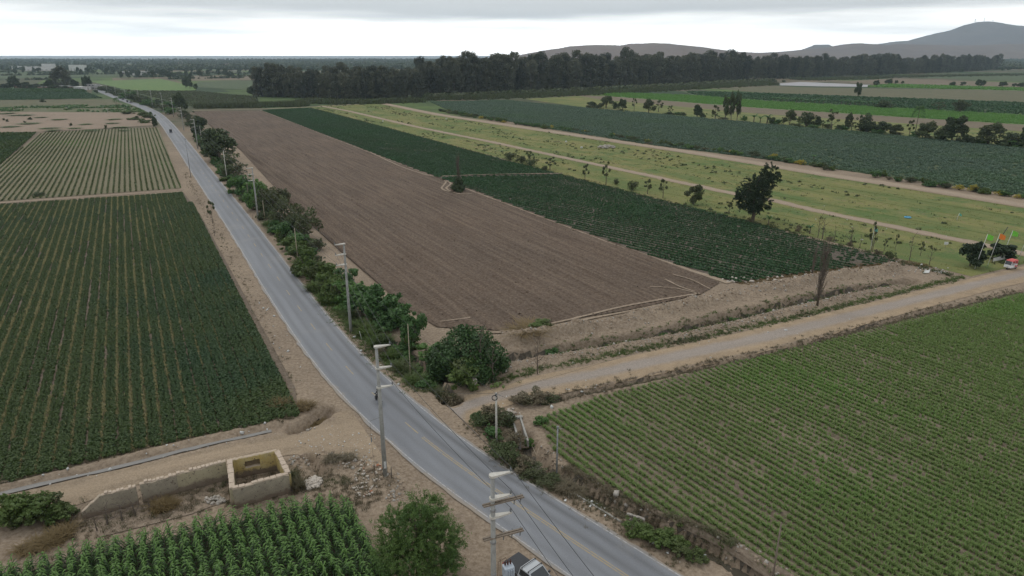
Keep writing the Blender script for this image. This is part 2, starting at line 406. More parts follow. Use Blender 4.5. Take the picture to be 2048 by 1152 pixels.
def m_adobe(name, a, b, stain, top):
    m, t, bs, out = nt(name); g = nd(t, 'ShaderNodeNewGeometry'); p = g.outputs['Position']
    n1 = nse(t, p, .8, 6, .65); n2 = nse(t, p, 3.5, 6, .75); n3 = nse(t, p, 18, 4, .7)
    cc = mixc(t, mrange(t, n1, .4, .6), a, b)
    sz = nd(t, 'ShaderNodeSeparateXYZ'); t.links.new(p, sz.inputs[0])
    low = mrange(t, mth(t, 'ADD', sz.outputs[2], mth(t, 'MULTIPLY', n1, 1.6)), 1.25, 1.55, 1., 0.)      # plaster fallen off along the foot
    cc = mixc(t, low, cc, stain)
    cc = mixc(t, mrange(t, n2, .57, .62), cc, (.13, .10, .075))
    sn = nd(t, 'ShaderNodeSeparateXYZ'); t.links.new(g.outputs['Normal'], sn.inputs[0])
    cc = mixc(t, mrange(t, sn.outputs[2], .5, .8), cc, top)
    cc = mixc(t, mrange(t, n3, .3, .7), mixc(t, .2, cc, (.03, .02, .015)), mixc(t, .1, cc, (.8, .7, .6)))
    t.links.new(cc, bs.inputs['Base Color']); bs.inputs['Roughness'].default_value = .95; bs.inputs['Specular IOR Level'].default_value = .1
    bump(t, bs, mth(t, 'ADD', n2, n3), .5, .04); return m
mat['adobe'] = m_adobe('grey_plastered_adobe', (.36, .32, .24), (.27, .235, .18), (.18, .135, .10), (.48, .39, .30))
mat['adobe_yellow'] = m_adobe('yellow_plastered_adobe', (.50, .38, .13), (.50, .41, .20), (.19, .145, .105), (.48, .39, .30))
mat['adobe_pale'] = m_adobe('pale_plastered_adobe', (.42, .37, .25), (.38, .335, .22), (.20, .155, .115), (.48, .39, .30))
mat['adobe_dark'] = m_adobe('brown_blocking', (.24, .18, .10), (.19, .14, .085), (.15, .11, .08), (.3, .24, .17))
mat['adobe_brick'] = plain('adobe_brick', (.50, .41, .325), (.42, .34, .265), 4, .95, bst=.5)
mat['stone'] = plain('field_stone', (.40, .37, .33), (.30, .27, .235), 4, .9, bst=.4)
mat['stone_pale'] = plain('pale_rubble', (.52, .47, .41), (.40, .35, .3), 5, .9, bst=.4)
mat['brick_red'] = plain('broken_brick', (.38, .17, .09), (.28, .12, .07), 5, .9)
mat['roof_tin'] = plain('tin_roof', (.50, .50, .49), (.38, .37, .36), .4, .6)
mat['house_white'] = plain('white_wall', (.62, .62, .60), (.52, .51, .49), .3, .9)
mat['house_brown'] = plain('brick_wall', (.32, .22, .17), (.26, .18, .14), .3, .9)
mat['house_grey'] = plain('grey_wall', (.36, .35, .34), (.30, .29, .28), .3, .9)
mat['window'] = plain('window_dark', (.04, .045, .05), (.06, .06, .065), 1, .2)
mat['plastic_sheet'] = plain('pale_plastic', (.36, .35, .36), (.28, .27, .28), .05, .6)
mat['litter'] = plain('litter', (.62, .62, .6), (.45, .46, .45), 3, .7)
# foliage
mat['potato'] = leaf('bean_leaf', (.042, .07, .02), (.08, .122, .036), (.038, .082, .032), .03)
mat['rowcrop'] = leaf('row_crop_leaf', (.03, .072, .032), (.06, .125, .048), (.04, .105, .036), .03)
mat['bluecrop'] = leaf('blue_green_leaf', (.075, .125, .085), (.13, .19, .125), (.095, .16, .085), .02)
mat['palecrop'] = leaf('pale_row_leaf', (.075, .105, .038), (.115, .14, .055), (.11, .19, .045), .02)
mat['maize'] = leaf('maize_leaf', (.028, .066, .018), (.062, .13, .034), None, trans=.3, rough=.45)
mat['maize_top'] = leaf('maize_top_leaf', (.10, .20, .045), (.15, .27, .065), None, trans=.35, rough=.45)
mat['maize_young'] = leaf('young_maize_leaf', (.17, .25, .08), (.27, .37, .13), (.21, .34, .095), .04, trans=.45)
mat['brightcrop'] = leaf('bright_crop_leaf', (.10, .22, .05), (.16, .32, .075), None, .02, trans=.35)
mat['broad'] = leaf('broad_leaf', (.045, .10, .03), (.095, .19, .055), (.12, .22, .055), .12, spec=.4)
mat['fig'] = leaf('fig_leaf', (.032, .07, .022), (.075, .145, .042), (.06, .10, .045), .3, spec=.4)
mat['dark'] = leaf('dark_leaf', (.04, .06, .028), (.085, .115, .048), None)
mat['olive'] = leaf('olive_leaf', (.055, .068, .03), (.10, .115, .05), (.085, .12, .045), .1)
mat['feather'] = leaf('feather_leaf', (.055, .105, .03), (.155, .245, .07), (.065, .125, .038), .5, trans=.4)
mat['euca'] = leaf('eucalyptus_leaf', (.035, .045, .032), (.155, .16, .10), None, trans=.2, wobj=.65)
mat['conifer'] = leaf('casuarina_leaf', (.02, .036, .018), (.045, .07, .034), None, trans=.15)
mat['grey'] = leaf('dry_weed', (.125, .105, .068), (.21, .178, .115), (.10, .115, .05), .3)
mat['grass'] = leaf('grass_blade', (.07, .115, .03), (.13, .185, .05), (.09, .1, .045), .2)
mat['turf_blade'] = leaf('turf_tuft', (.11, .135, .035), (.20, .20, .058), (.085, .145, .028), .04)
mat['gap_weed'] = leaf('gap_weed', (.27, .25, .115), (.37, .33, .17), None)
mat['straw'] = leaf('dry_straw', (.16, .115, .05), (.24, .175, .08), None)
mat['yellow'] = leaf('yellow_flower', (.30, .26, .03), (.40, .33, .04), None)
mat['banana'] = leaf('banana_leaf', (.05, .12, .035), (.09, .18, .06), None, trans=.3)
mat['bark'] = plain('bark', (.15, .12, .09), (.085, .068, .052), 4, .95, bst=.4)
mat['pale_bark'] = plain('pale_bark', (.20, .175, .14), (.12, .10, .08), 1, .9)
mat['twig'] = plain('dry_twig', (.13, .105, .085), (.09, .07, .056), 4, .95)
mat['cactus'] = plain('cactus', (.14, .2, .06), (.11, .16, .05), 6, .6)
def m_water(name, c, rough):
    m, t, bs, out = nt(name); p = pos(t)
    t.links.new(mixc(t, nse(t, p, .5, 4), c, tuple(x * .7 for x in c)), bs.inputs['Base Color'])
    bs.inputs['Roughness'].default_value = rough; bs.inputs['IOR'].default_value = 1.33; bump(t, bs, nse(t, p, 6, 3), .15, .02); return m
mat['water'] = m_water('canal_water', (.10, .09, .07), .12)
mat['silty_water'] = m_water('silty_canal_water', (.24, .23, .215), .2)
mat['ditch_shade'] = soil('painted_ditch_shade', (.05, .042, .03), (.07, .058, .04), (.045, .06, .025), mid=1.)  # dark mud tone that stands in for the shade inside the ditches
mat['sea'] = m_water('sea_water', (.06, .085, .09), .35)
def m_hill(name, a, b, c):
    m, t, bs, out = nt(name); p = pos(t)
    n1 = nse(t, p, .0025, 8, .6); n2 = nse(t, p, .012, 8, .7)
    cc = mixc(t, mrange(t, n1, .38, .62), a, b); cc = mixc(t, mrange(t, n2, .55, .7, 0, .7), cc, c)
    t.links.new(cc, bs.inputs['Base Color']); bs.inputs['Roughness'].default_value = 1; bs.inputs['Specular IOR Level'].default_value = .05
    bump(t, bs, n2, .6, 12); return m
mat['hill'] = m_hill('hill_earth', (.185, .135, .105), (.15, .11, .09), (.105, .095, .07))
mat['mountain'] = m_hill('mountain_earth', (.15, .125, .11), (.12, .10, .09), (.09, .085, .075))
mat['hill_foot'] = m_hill('hill_foot_earth', (.14, .11, .085), (.11, .10, .07), (.06, .075, .045))

# ------------------------------------------------------------------ relief of the near ground
def PL(*pts): return [G(*p) for p in pts]
DITCH = [  # line, half width, depth, flat share
    (PL((872, 745), (905, 752), (960, 728), (1020, 713), (1110, 700), (1200, 685), (1312, 667), (1420, 641), (1640, 591), (1740, 573), (1825, 562)), 1.9, 1.5),
    (PL((640, 560), (720, 640), (790, 690), (835, 735), (872, 768), (906, 800)), 1.5, 1.4),
    (PL((1090, 803), (1312, 754), (1550, 703), (1812, 634), (2048, 581), (2300, 520)), .9, .55),
    (PL((1048, 868), (1058, 905), (1095, 945), (1160, 975), (1290, 1037), (1400, 1087), (1510, 1150), (1650, 1240)), 1.15, 1.1),
    (PL((594, 858), (622, 842), (652, 822)), 1.25, 1.3),
    (PL((622, 912), (640, 945)), .7, .8),
    (PL((-300, 1062), (0, 985), (100, 961), (260, 926), (400, 890), (560, 855)), .75, .28),
]
BERM = [
    (PL((1010, 683), (1120, 668), (1240, 645), (1400, 607), (1520, 583), (1640, 560), (1790, 543)), 2.9, 1.5, 3),
    (PL((955, 748), (1075, 722), (1200, 702), (1312, 684), (1450, 655), (1640, 608), (1800, 572)), 1.8, .6, 5),
    (PL((1130, 800), (1312, 765), (1550, 712), (1812, 646), (2048, 588)), .7, .25, 7),
    (PL((1085, 905), (1150, 955), (1230, 1000), (1350, 1050), (1480, 1105), (1600, 1175)), 1.3, .6, 9),
    (PL((0, 975), (100, 950), (260, 914), (400, 878), (555, 845)), .8, .3, 11),
    (PL((590, 925), (650, 920), (720, 925), (790, 965), (800, 1010)), 2.2, .45, 13),
    (PL((570, 835), (600, 800), (630, 810)), 1.6, .45, 17),
]
def hgt(x, y):
    x = np.asarray(x, float); y = np.asarray(y, float)
    h = (vnoise(x, y, .7, 3, 2) - .5) * .05
    for pl, w, hh, sd in BERM:
        d, s = pdist(x, y, pl)
        k = np.clip(1 - d / w, 0, 1); k = k * k * (3 - 2 * k)
        h = h + k * hh * (.08 + 1.5 * vnoise(x, y, .3, sd, 3)) + k * (vnoise(x, y, 1.3, sd + 1, 3) - .5) * .5 * hh
    for pl, w, dp in DITCH:
        d, s = pdist(x, y, pl); d = d + (vnoise(x, y, .8, 21, 2) - .5) * .6 * min(w, 1)
        k = np.clip((1 - d / w) * 1.9, 0, 1); k = k * k * (3 - 2 * k)
        h = h - k * (dp + np.maximum(h, 0) * .8)
    return h
def hz(x, y): return float(hgt(np.array([x]), np.array([y]))[0])
def Pg(px, py, dz=0.):
    p = G(px, py); return Vector((p[0], p[1], hz(*p) + dz))

HAZE = 8e-5
# ------------------------------------------------------------------ ground, sea, hills
def grow(a, st, lim, f=1.18):
    out = []; s = st
    while a < lim: s *= f; a += s; out.append(a)
    return out
xs = np.concatenate([-np.array(grow(60, .45, 17000))[::-1], np.arange(-60, 98, .45), np.array(grow(98, .45, 17000))])
ys = np.concatenate([-np.array(grow(-33, .45, 2000))[::-1], np.arange(33, 138, .45), np.array(grow(138, .45, 5400))])
XX, YY = np.meshgrid(xs, ys); ZZ = hgt(XX, YY)
fade = np.clip((YY - 5000) / 300, 0, 1); ZZ = ZZ - fade * 4
nx, ny = len(xs), len(ys)
idx = np.arange(nx * ny).reshape(ny, nx)
F = np.stack([idx[:-1, :-1], idx[:-1, 1:], idx[1:, 1:], idx[1:, :-1]], -1).reshape(-1, 4)
tag(link('ground', mesh_of('ground', np.stack([XX, YY, ZZ], -1), F, [mat['ground']], smooth=True)), 'tan and brown earth ground of the farmland plain', 'ground', kind='structure')

seaV = [(-21000, 4950, -2), (21000, 4950, -2), (21000, 14000, -2), (-21000, 14000, -2)]
tag(link('sea', mesh_of('sea', seaV, [(0, 1, 2, 3)], [mat['sea']])), 'grey sea beyond the plain on the horizon', 'sea', kind='structure')

def hill(name, prof, D, depth, m, label, seed, rough=.3, nxn=160, nyn=36):
    px = np.array([p[0] for p in prof], float); py = np.array([p[1] for p in prof], float)
    X = []; Zr = []
    for a, b in zip(px, py):
        u, fw, dn = ray(a, b); X.append(u * D / fw); Zr.append(CAM_H - D * dn / fw)
    gx = np.linspace(X[0], X[-1], nxn); ridge = np.interp(gx, X, Zr)
    gy = np.linspace(-1, 1, nyn); A, B = np.meshgrid(gx, gy)
    rr = np.interp(A, X, Zr)
    fall = np.clip(1 - np.abs(B) ** 1.3, 0, 1)
    sc = 1 / (depth * .28)
    n = vnoise(A, B * depth, sc, seed, 5) - .5; n2 = np.abs(vnoise(A, B * depth * .5, sc * 2.5, seed + 7, 4) - .5)
    Z = rr * fall * (1 + rough * 2.2 * n * (1 - fall * .75)) - n2 * rr * rough * 2.4 * fall * (1 - fall) * 2
    Z += (vnoise(gx, gx * 0, 1 / (depth * .06), seed + 3, 3)[None] - .5) * rr * .035 * fall
    Z = np.where(np.abs(B) > .985, -6, Z)
    i = np.arange(nxn * nyn).reshape(nyn, nxn)
    F = np.stack([i[:-1, :-1], i[:-1, 1:], i[1:, 1:], i[1:, :-1]], -1).reshape(-1, 4)
    V = np.stack([A, D + B * depth, Z], -1)
    return tag(link(name, mesh_of(name, V, F, [m], smooth=True)), label, 'hill', kind='structure')
hill('hill', [(960, 123), (1000, 117), (1030, 112), (1060, 106), (1095, 100), (1120, 97), (1140, 93), (1180, 91), (1210, 90.5), (1240, 90), (1262, 86), (1280, 84.5), (1310, 84.5), (1340, 88), (1365, 91), (1400, 94), (1440, 99), (1480, 103), (1540, 107), (1640, 113)], 4300, 900, mat['hill'], 'long low brown hill behind the eucalyptus belt', 5)
hill('hill', [(1440, 112), (1500, 107), (1560, 103), (1600, 99), (1660, 94), (1690, 88), (1715, 85), (1740, 87), (1770, 91), (1800, 88), (1850, 89), (1920, 91), (2048, 88), (2200, 96), (2500, 106), (2900, 112)], 5600, 950, mat['hill'], 'brown low ridge at the foot of the blue mountain', 11)
hill('hill', [(1590, 108), (1612, 96), (1630, 90), (1655, 90), (1672, 97), (1690, 108)], 7000, 480, mat['mountain'], 'small flat-topped blue hill left of the mountain', 23)
hill('mountain', [(1700, 106), (1770, 92), (1790, 82), (1812, 80), (1830, 81), (1860, 74), (1885, 66), (1910, 63), (1935, 55), (1950, 47), (1968, 44), (1985, 46), (2005, 49), (2030, 54), (2048, 57), (2110, 62), (2200, 66), (2350, 84), (2500, 100), (2800, 112)], 7600, 1800, mat['mountain'], 'blue mountain with three thin masts on its top', 31, rough=.36)

# ------------------------------------------------------------------ roads
def catmull(P, n=8):
    P = [np.asarray(p, float) for p in P]; out = []
    for i in range(len(P) - 1):
        p0 = P[max(i - 1, 0)]; p1 = P[i]; p2 = P[i + 1]; p3 = P[min(i + 2, len(P) - 1)]
        for k in range(n):
            t = k / n
            out.append(.5 * ((2 * p1) + (-p0 + p2) * t + (2 * p0 - 5 * p1 + 4 * p2 - p3) * t * t + (-p0 + 3 * p1 - 3 * p2 + p3) * t ** 3))
    out.append(P[-1]); return np.array(out)
RL = [(1120, 1151), (1050, 1104), (982, 1049), (900, 991.5), (800, 912.5), (737, 850), (687, 800), (650, 762), (600, 700), (530, 585), (490, 517), (455, 460), (417, 400), (382, 350), (357, 300), (332, 268), (315, 240)]
RR = [(1250, 1076.5), (1112, 991.5), (975, 911.5), (912, 867.5), (825, 797.5), (785, 765), (745, 725), (700, 680), (650, 620), (600, 562.5), (565, 515), (512, 447), (475, 400), (430, 350), (392, 300), (370, 277)]
Lp = [G(*p) for p in RL]
def foot(p, P):
    b = None
    for a, c in zip(P, P[1:]):
        t = np.clip(np.dot(p - a, c - a) / np.dot(c - a, c - a), 0, 1); q = a + t * (c - a); d = np.hypot(*(p - q))
        if b is None or d < b[0]: b = (d, q)
    return b[1]
ctr = [(G(*p) + foot(G(*p), Lp)) / 2 for p in RR]
d0 = ctr[0] - ctr[2]; d0 /= np.hypot(*d0)
ctr = [ctr[0] + d0 * 60, ctr[0] + d0 * 25] + ctr
ctr += [G(331, 244), G(313, 226), G(285, 213), G(258, 204.5), G(230, 194.5), G(207, 185), G(194, 179.3), G(184, 175.5), G(172, 171)]
ctr = [ctr[0], ctr[1]] + [(ctr[i - 1] + 2 * ctr[i] + ctr[i + 1]) / 4 for i in range(2, len(ctr) - 1)] + [ctr[-1]]
ROAD = catmull(ctr, 10)
def frame(C):
    T = np.gradient(C, axis=0); T /= np.linalg.norm(T, axis=1)[:, None]
    return T, np.stack([T[:, 1], -T[:, 0]], 1)
def strip_mesh(name, C, offs, zf, m, edge=0., seed=0, taper=None):
    T, N = frame(C); n = len(C); k = len(offs)
    O = np.tile(np.array(offs, float), (n, 1))
    if edge:
        s = np.concatenate([[0], np.cumsum(np.linalg.norm(np.diff(C, axis=0), axis=1))])
        O[:, 0] += (vnoise(s, s * 0, .5, seed, 3) - .5) * edge; O[:, -1] += (vnoise(s, s * 0 + 9, .5, seed, 3) - .5) * edge
    P = C[:, None] + N[:, None] * O[..., None]
    Z = zf(P[..., 0], P[..., 1], O)
    V = np.concatenate([P, Z[..., None]], -1)
    i = np.arange(n * k).reshape(n, k)
    F = np.stack([i[:-1, :-1], i[1:, :-1], i[1:, 1:], i[:-1, 1:]], -1).reshape(-1, 4)[:, ::-1]
    me = mesh_of(name, V, F, [m], smooth=True)
    a = me.attributes.new('across', 'FLOAT', 'POINT'); a.data.foreach_set('value', np.tile(np.linspace(-1, 1, k), (n, 1)).ravel().astype(np.float32))
    return me
def resample(C, st):
    s = np.concatenate([[0], np.cumsum(np.linalg.norm(np.diff(C, axis=0), axis=1))])
    q = np.arange(0, s[-1], st); return np.stack([np.interp(q, s, C[:, 0]), np.interp(q, s, C[:, 1])], 1)
RC = resample(ROAD, 1.0)
HW = 3.55
crown = lambda x, y, o: .09 + .05 * (1 - (o / HW) ** 2)
offs = np.linspace(-HW, HW, 15)
road = tag(link('asphalt_road', strip_mesh('asphalt_road', RC, offs, crown, mat['asphalt'], edge=.55, seed=4)), 'grey two-lane asphalt road curving away between the fields', 'road', kind='structure')
def line(name, C, o, w, m):
    me = strip_mesh(name, C, [o - w / 2, o + w / 2], lambda x, y, q: .09 + .05 * (1 - (q / HW) ** 2) + .006, m)
    ob = link(name, me, road); return ob
line('edge_line', RC, -3.22, .10, mat['white_paint']); line('edge_line', RC, 3.22, .10, mat['white_paint'])
near = RC[(RC[:, 1] < 66)]; line('centre_line', near, -.12, .11, mat['yellow_paint']); line('centre_line', near, .12, .11, mat['yellow_paint'])
i0 = len(near); k = 0
while i0 < len(RC) - 5 and k < 60:
    line('centre_dash', RC[i0:i0 + 4], .02, .13, mat['yellow_paint']); i0 += 9; k += 1

def two_edge(name, up, lo, k, dz, m, label, n=10, seed=0, jit=.5):
    U = catmull([G(*p) for p in up], n); Lw = catmull([G(*p) for p in lo], n)
    rs = lambda C: np.stack([np.interp(np.linspace(0, 1, 160), np.linspace(0, 1, len(C)), C[:, j]) for j in (0, 1)], 1)
    U = rs(U); Lw = rs(Lw); f = np.linspace(0, 1, k)[None, :, None]
    s = np.arange(160) * .35
    U = U + ((vnoise(s, s * 0, 1, seed, 3) - .5) * jit)[:, None]; Lw = Lw + ((vnoise(s, s * 0 + 5, 1, seed, 3) - .5) * jit)[:, None]
    P = U[:, None] * (1 - f) + Lw[:, None] * f
    Z = hgt(P[..., 0], P[..., 1]) + dz
    i = np.arange(160 * k).reshape(160, k)
    F = np.stack([i[:-1, :-1], i[1:, :-1], i[1:, 1:], i[:-1, 1:]], -1).reshape(-1, 4)
    me = mesh_of(name, np.concatenate([P, Z[..., None]], -1), F, [m], smooth=True)
    if me.polygons[0].normal.z < 0: me.flip_normals()
    a = me.attributes.new('across', 'FLOAT', 'POINT'); a.data.foreach_set('value', np.tile(np.linspace(-1, 1, k), (160, 1)).ravel().astype(np.float32))
    return tag(link(name, me), label, 'road', kind='structure')
two_edge('dirt_road', [(872, 792), (907, 797), (960, 784), (1012, 772), (1075, 752), (1180, 731), (1312, 702), (1550, 650), (1812, 588), (1930, 560), (2048, 533), (2300, 478)],
         [(960, 872), (950, 840), (985, 822), (1040, 806), (1110, 790), (1210, 770), (1312, 748), (1550, 697), (1812, 627), (1930, 595), (2048, 565), (2300, 506)], 9, .055, mat['dirt_right'],
         'wide dirt side road with a grey gravel centre between ditch and young maize', seed=3)
two_edge('dirt_road', [(-300, 1080), (0, 997), (150, 960), (300, 926), (450, 892), (570, 868), (640, 838), (700, 818)],
         [(-300, 1160), (0, 1060), (150, 1012), (300, 962), (450, 925), (590, 912), (700, 922), (800, 965)], 9, .05, mat['dirt_left'], 'tan dirt track beside the ruined adobe walls and canal', seed=8)
T1 = [(640, 212), (700, 223), (825, 252), (987, 285), (1112, 312), (1324, 357), (1464, 387), (1549, 402), (1649, 425), (1836, 464), (1986, 494), (2048, 508), (2200, 545)]
T2 = [(760, 206), (800, 214), (875, 229), (1012, 250), (1187, 276), (1362, 302), (1474, 320), (1649, 349), (1836, 377), (2048, 411), (2400, 470)]
def track(pts, w, label, seed):
    C = resample(catmull([G(*p) for p in pts], 8), 2.0)
    me = strip_mesh('dirt_track', C, np.linspace(-w, w, 7), lambda x, y, o: .07 + 0 * o, mat['dirt_track'], edge=1.6, seed=seed)
    return tag(link('dirt_track', me), label, 'track', kind='structure')
track(T1, 2.0, 'narrow dirt track through the middle of the grass lots', 3)
track(T2, 4.0, 'wide dirt track between grass lots and blue-green field', 5)
def ribbon(name, pts, w, z, m, label, cat, edge=.5, seed=1, kind='structure', st=1.0, drape=False):
    C = resample(catmull([G(*p) for p in pts], 8), st)
    zf = (lambda x, y, o: hgt(x, y) + z) if drape else (lambda x, y, o: z + 0 * o)
    return tag(link(name, strip_mesh(name, C, np.linspace(-w, w, 5), zf, m, edge=edge, seed=seed)), label, cat, kind=kind)
for i_, (pts_, w_, lb_) in enumerate([([(880, 750), (960, 728), (1020, 713), (1110, 700), (1200, 685), (1312, 667), (1420, 641), (1640, 591), (1740, 573), (1822, 562)], 1.3, 'dark mud-toned strip painting shade into the ditch between the two earth banks'),
        ([(640, 560), (720, 640), (790, 690), (835, 735), (872, 768), (904, 798)], 1.3, 'dark mud-toned strip painting shade into the ditch under the road hedge'), ([(1095, 802), (1312, 754), (1550, 703), (1812, 634), (2048, 581)], .5, 'dark mud-toned strip painting shade into the small ditch along the young maize'),
        ([(1050, 872), (1058, 905), (1095, 945), (1160, 975), (1290, 1037), (1400, 1087), (1510, 1150), (1640, 1235)], .8, 'dark mud-toned strip painting shade into the roadside canal'), ([(596, 857), (622, 842), (648, 824)], .8, 'dark mud-toned strip painting shade into the sinkhole at the field corner')]):
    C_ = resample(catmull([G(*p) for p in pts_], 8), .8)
    tag(link('ditch_shade_strip', strip_mesh('ditch_shade_strip', C_, np.linspace(-w_, w_, 11), lambda x, y, o: hgt(x, y) + .035, mat['ditch_shade'], edge=1.0, seed=50 + i_)), lb_, 'ditch', kind='structure')  # draped dark strips: the ditches' shade is put into their colour
ribbon('field_path', [(-250, 426), (0, 406), (200, 392), (375, 379)], 1.1, .09, mat['furrow_light'], 'pale earth path between the striped field and dark crop', 'path', seed=2)
ribbon('field_path', [(385, 221), (520, 218), (640, 213), (760, 206)], 2.0, .06, mat['furrow_light'], 'pale earth path along the far end of the ploughed field', 'path', seed=6)
ribbon('field_path', [(522, 220), (812, 332), (962, 388), (1112, 445), (1324, 520), (1467, 569)], .9, .10, mat['furrow_light'], 'pale earth baulk between ploughed field and dark row crop', 'path', seed=7)
ribbon('canal_water', [(-300, 1062), (0, 985), (100, 961), (260, 926), (400, 890), (556, 856)], .32, -.13, mat['silty_water'], 'still grey water in the mud canal beside the dirt track', 'water', edge=.5, seed=9)
ribbon('ditch_water', [(872, 745), (960, 728), (1110, 700), (1312, 667), (1640, 591), (1800, 565)], .7, -1.25, mat['water'], 'dark water at the bottom of the ditch between earth banks', 'water', edge=.5, seed=10)
ribbon('ditch_water', [(700, 622), (790, 690), (835, 735), (872, 768)], .6, -1.15, mat['water'], 'dark water in the ditch under the roadside hedge', 'water', edge=.5, seed=11)
ribbon('ditch_water', [(1060, 908), (1095, 945), (1160, 975), (1290, 1037), (1400, 1087), (1510, 1150)], .55, -.9, mat['water'], 'dark water in the roadside canal along the maize', 'water', edge=.3, seed=12)

# ------------------------------------------------------------------ field sheets and crop rows
def rowlines(poly, d, sp, phase=0.):
    """clips the rows of direction d to a polygon: (t, s0, s1)"""
    n = np.array([-d[1], d[0]]); P = np.array(poly); T = P @ n; S = P @ d; out = []
    for t in np.arange(T.min() + 1e-3 + phase, T.max(), sp):
        c = []
        for i in range(len(P)):
            j = (i + 1) % len(P)
            if (T[i] > t) != (T[j] > t): c.append(S[i] + (S[j] - S[i]) * (t - T[i]) / (T[j] - T[i]))
        c.sort()
        if len(c) >= 2: out.append((t, c[0], c[-1]))
    return out, n
def field_sheet(name, poly, d, sp, amp, m, label, z=.05, seg=2.0, rough=.03, seed=0, kind='structure', cat='field'):
    rl, n = rowlines(poly, d, sp / 2); rows = len(rl); L = max(b - a for _, a, b in rl); N = int(min(220, max(4, L / seg)))
    t = np.array([r[0] for r in rl])[:, None]; a = np.array([r[1] for r in rl])[:, None]; b = np.array([r[2] for r in rl])[:, None]
    f = np.linspace(0, 1, N + 1)[None]; S = a + (b - a) * f; Tt = np.repeat(t, N + 1, 1)
    X = S * d[0] + Tt * n[0]; Y = S * d[1] + Tt * n[1]
    par = (np.arange(rows) % 2)[:, None]
    Z = z + par * amp + (vnoise(X, Y, 1.3, seed, 2) - .5) * rough * 2 + np.maximum(hgt(X, Y), -.05)
    i = np.arange(rows * (N + 1)).reshape(rows, N + 1)
    F = np.stack([i[:-1, :-1], i[:-1, 1:], i[1:, 1:], i[1:, :-1]], -1).reshape(-1, 4)
    me = mesh_of(name, np.stack([X, Y, Z], -1), F, [m], smooth=True)
    if me.polygons[0].normal.z < 0: me.flip_normals()
    return tag(link(name, me), label, cat, kind=kind)
_fz = [0]
def flat_field(pts, m, label, name='field', z=None):
    _fz[0] += 1; z = z if z is not None else .06 + .012 * _fz[0]
    P = [G(*p) for p in pts]; me = mesh_of(name, [(p[0], p[1], z) for p in P], [tuple(range(len(P)))], [m])
    if me.polygons[0].normal.z < 0: me.flip_normals()
    return tag(link(name, me), label, 'field', kind='structure')
def polyG(*pts): return [G(*p) for p in pts]

D29 = vpdir(216); DF1 = vpdir(236); DF12 = vpdir(60); DF6 = vpdir(-450)
PLOUGH = polyG((385, 223), (521, 221), (812, 333), (962, 389), (1112, 446), (1324, 521), (1440, 566), (1400, 590), (1250, 622), (1000, 662), (872, 655), (800, 610), (690, 512), (600, 430), (480, 300))
field_sheet('ploughed_field', PLOUGH, D29, 1.1, .14, mat['plough'], 'bare brown ploughed field with long furrows beside the road hedge', seg=1.6, rough=.07, seed=5)
F6 = polyG((523, 221), (617, 216), (775, 257), (1012, 322), (1130, 352), (1324, 402), (1504, 446), (1636, 482), (1800, 524), (1675, 538), (1560, 553), (1469, 567), (1324, 520), (1112, 445), (962, 387), (812, 332))
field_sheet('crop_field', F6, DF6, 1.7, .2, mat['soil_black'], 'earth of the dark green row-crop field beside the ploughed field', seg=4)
F1 = polyG((-420, 440), (0, 410), (368, 386), (412, 445), (450, 520), (500, 640), (545, 725), (590, 775), (597, 832), (500, 855), (400, 872), (200, 918), (0, 972), (-420, 1075))
field_sheet('crop_field', F1, DF1, 1.44, .05, mat['soil_dark'], 'earth of the dark bean field left of the road', seg=3)
F2 = polyG((-120, 412), (0, 403), (362, 377), (345, 330), (318, 256), (200, 260), (85, 266), (0, 330), (-120, 405))
field_sheet('crop_field', F2, vpdir(250), 1.55, .14, mat['soil_pale'], 'pale striped field of raised beds left of the road', seg=4)
F2b = polyG((-200, 268), (78, 266), (-2, 330), (-200, 460))
field_sheet('crop_field', F2b, vpdir(250), 2, .1, mat['soil_dark'], 'dark green crop beside the pale striped field', seg=6)
F12 = polyG((1078, 838), (1200, 794), (1312, 768), (1475, 727), (1650, 684), (1812, 645), (2048, 588), (2420, 500), (2600, 760), (2600, 1350), (1640, 1230), (1560, 1162), (1440, 1095), (1310, 1030), (1180, 960), (1105, 900))
field_sheet('crop_field', F12, DF12, .9, .09, mat['soil_maize'], 'brown earth of the young maize field beside the dirt road', seg=3)
F7 = polyG((619, 216), (640, 211), (770, 207), (1012, 252), (1187, 279), (1362, 306), (1524, 329), (1649, 352), (1836, 381), (2048, 416), (2350, 466), (2200, 500), (2048, 528), (1935, 555), (1900, 547), (1824, 527), (1636, 481), (1504, 445), (1324, 401), (1012, 321), (775, 256))
field_sheet('grass_lots', F7, D29, 9, .0, mat['turf'], 'yellow-green rough grass lots with low ridges and tracks', z=.03, seg=4, rough=.02)
F8 = polyG((860, 204), (1012, 201), (1187, 218), (1287, 226), (1412, 238), (1524, 248), (1729, 266), (1903, 283), (2048, 297), (2400, 328), (2400, 450), (2048, 392), (1750, 350), (1524, 318), (1300, 290), (1100, 258), (900, 222))
flat_field([(860, 204), (1012, 201), (1187, 218), (1412, 238), (1524, 248), (1729, 266), (1903, 283), (2048, 297), (2400, 328), (2400, 450), (2048, 392), (1750, 350), (1524, 318), (1300, 290), (1100, 258), (900, 222)], mat['crop_far'], 'earth of the big blue-green bushy field', z=.05)
flat_field([(1050, 198), (1160, 192), (2048, 262), (2400, 292), (2400, 332), (2048, 297), (1729, 266), (1412, 238), (1187, 218)], mat['turf'], 'grass strip behind the tree row along the blue-green field')
flat_field([(1150, 191), (1230, 193), (1524, 217), (2048, 250), (2400, 272), (2400, 292), (2048, 263), (1524, 228), (1200, 199)], mat['brown_far'], 'bare brown strip in front of the bright green strip')
flat_field([(1190, 184), (1387, 191), (1524, 202), (2048, 231), (2400, 250), (2400, 272), (2048, 250), (1524, 217), (1220, 193)], mat['crop_far_bright'], 'bright green crop strip behind the bare strip')
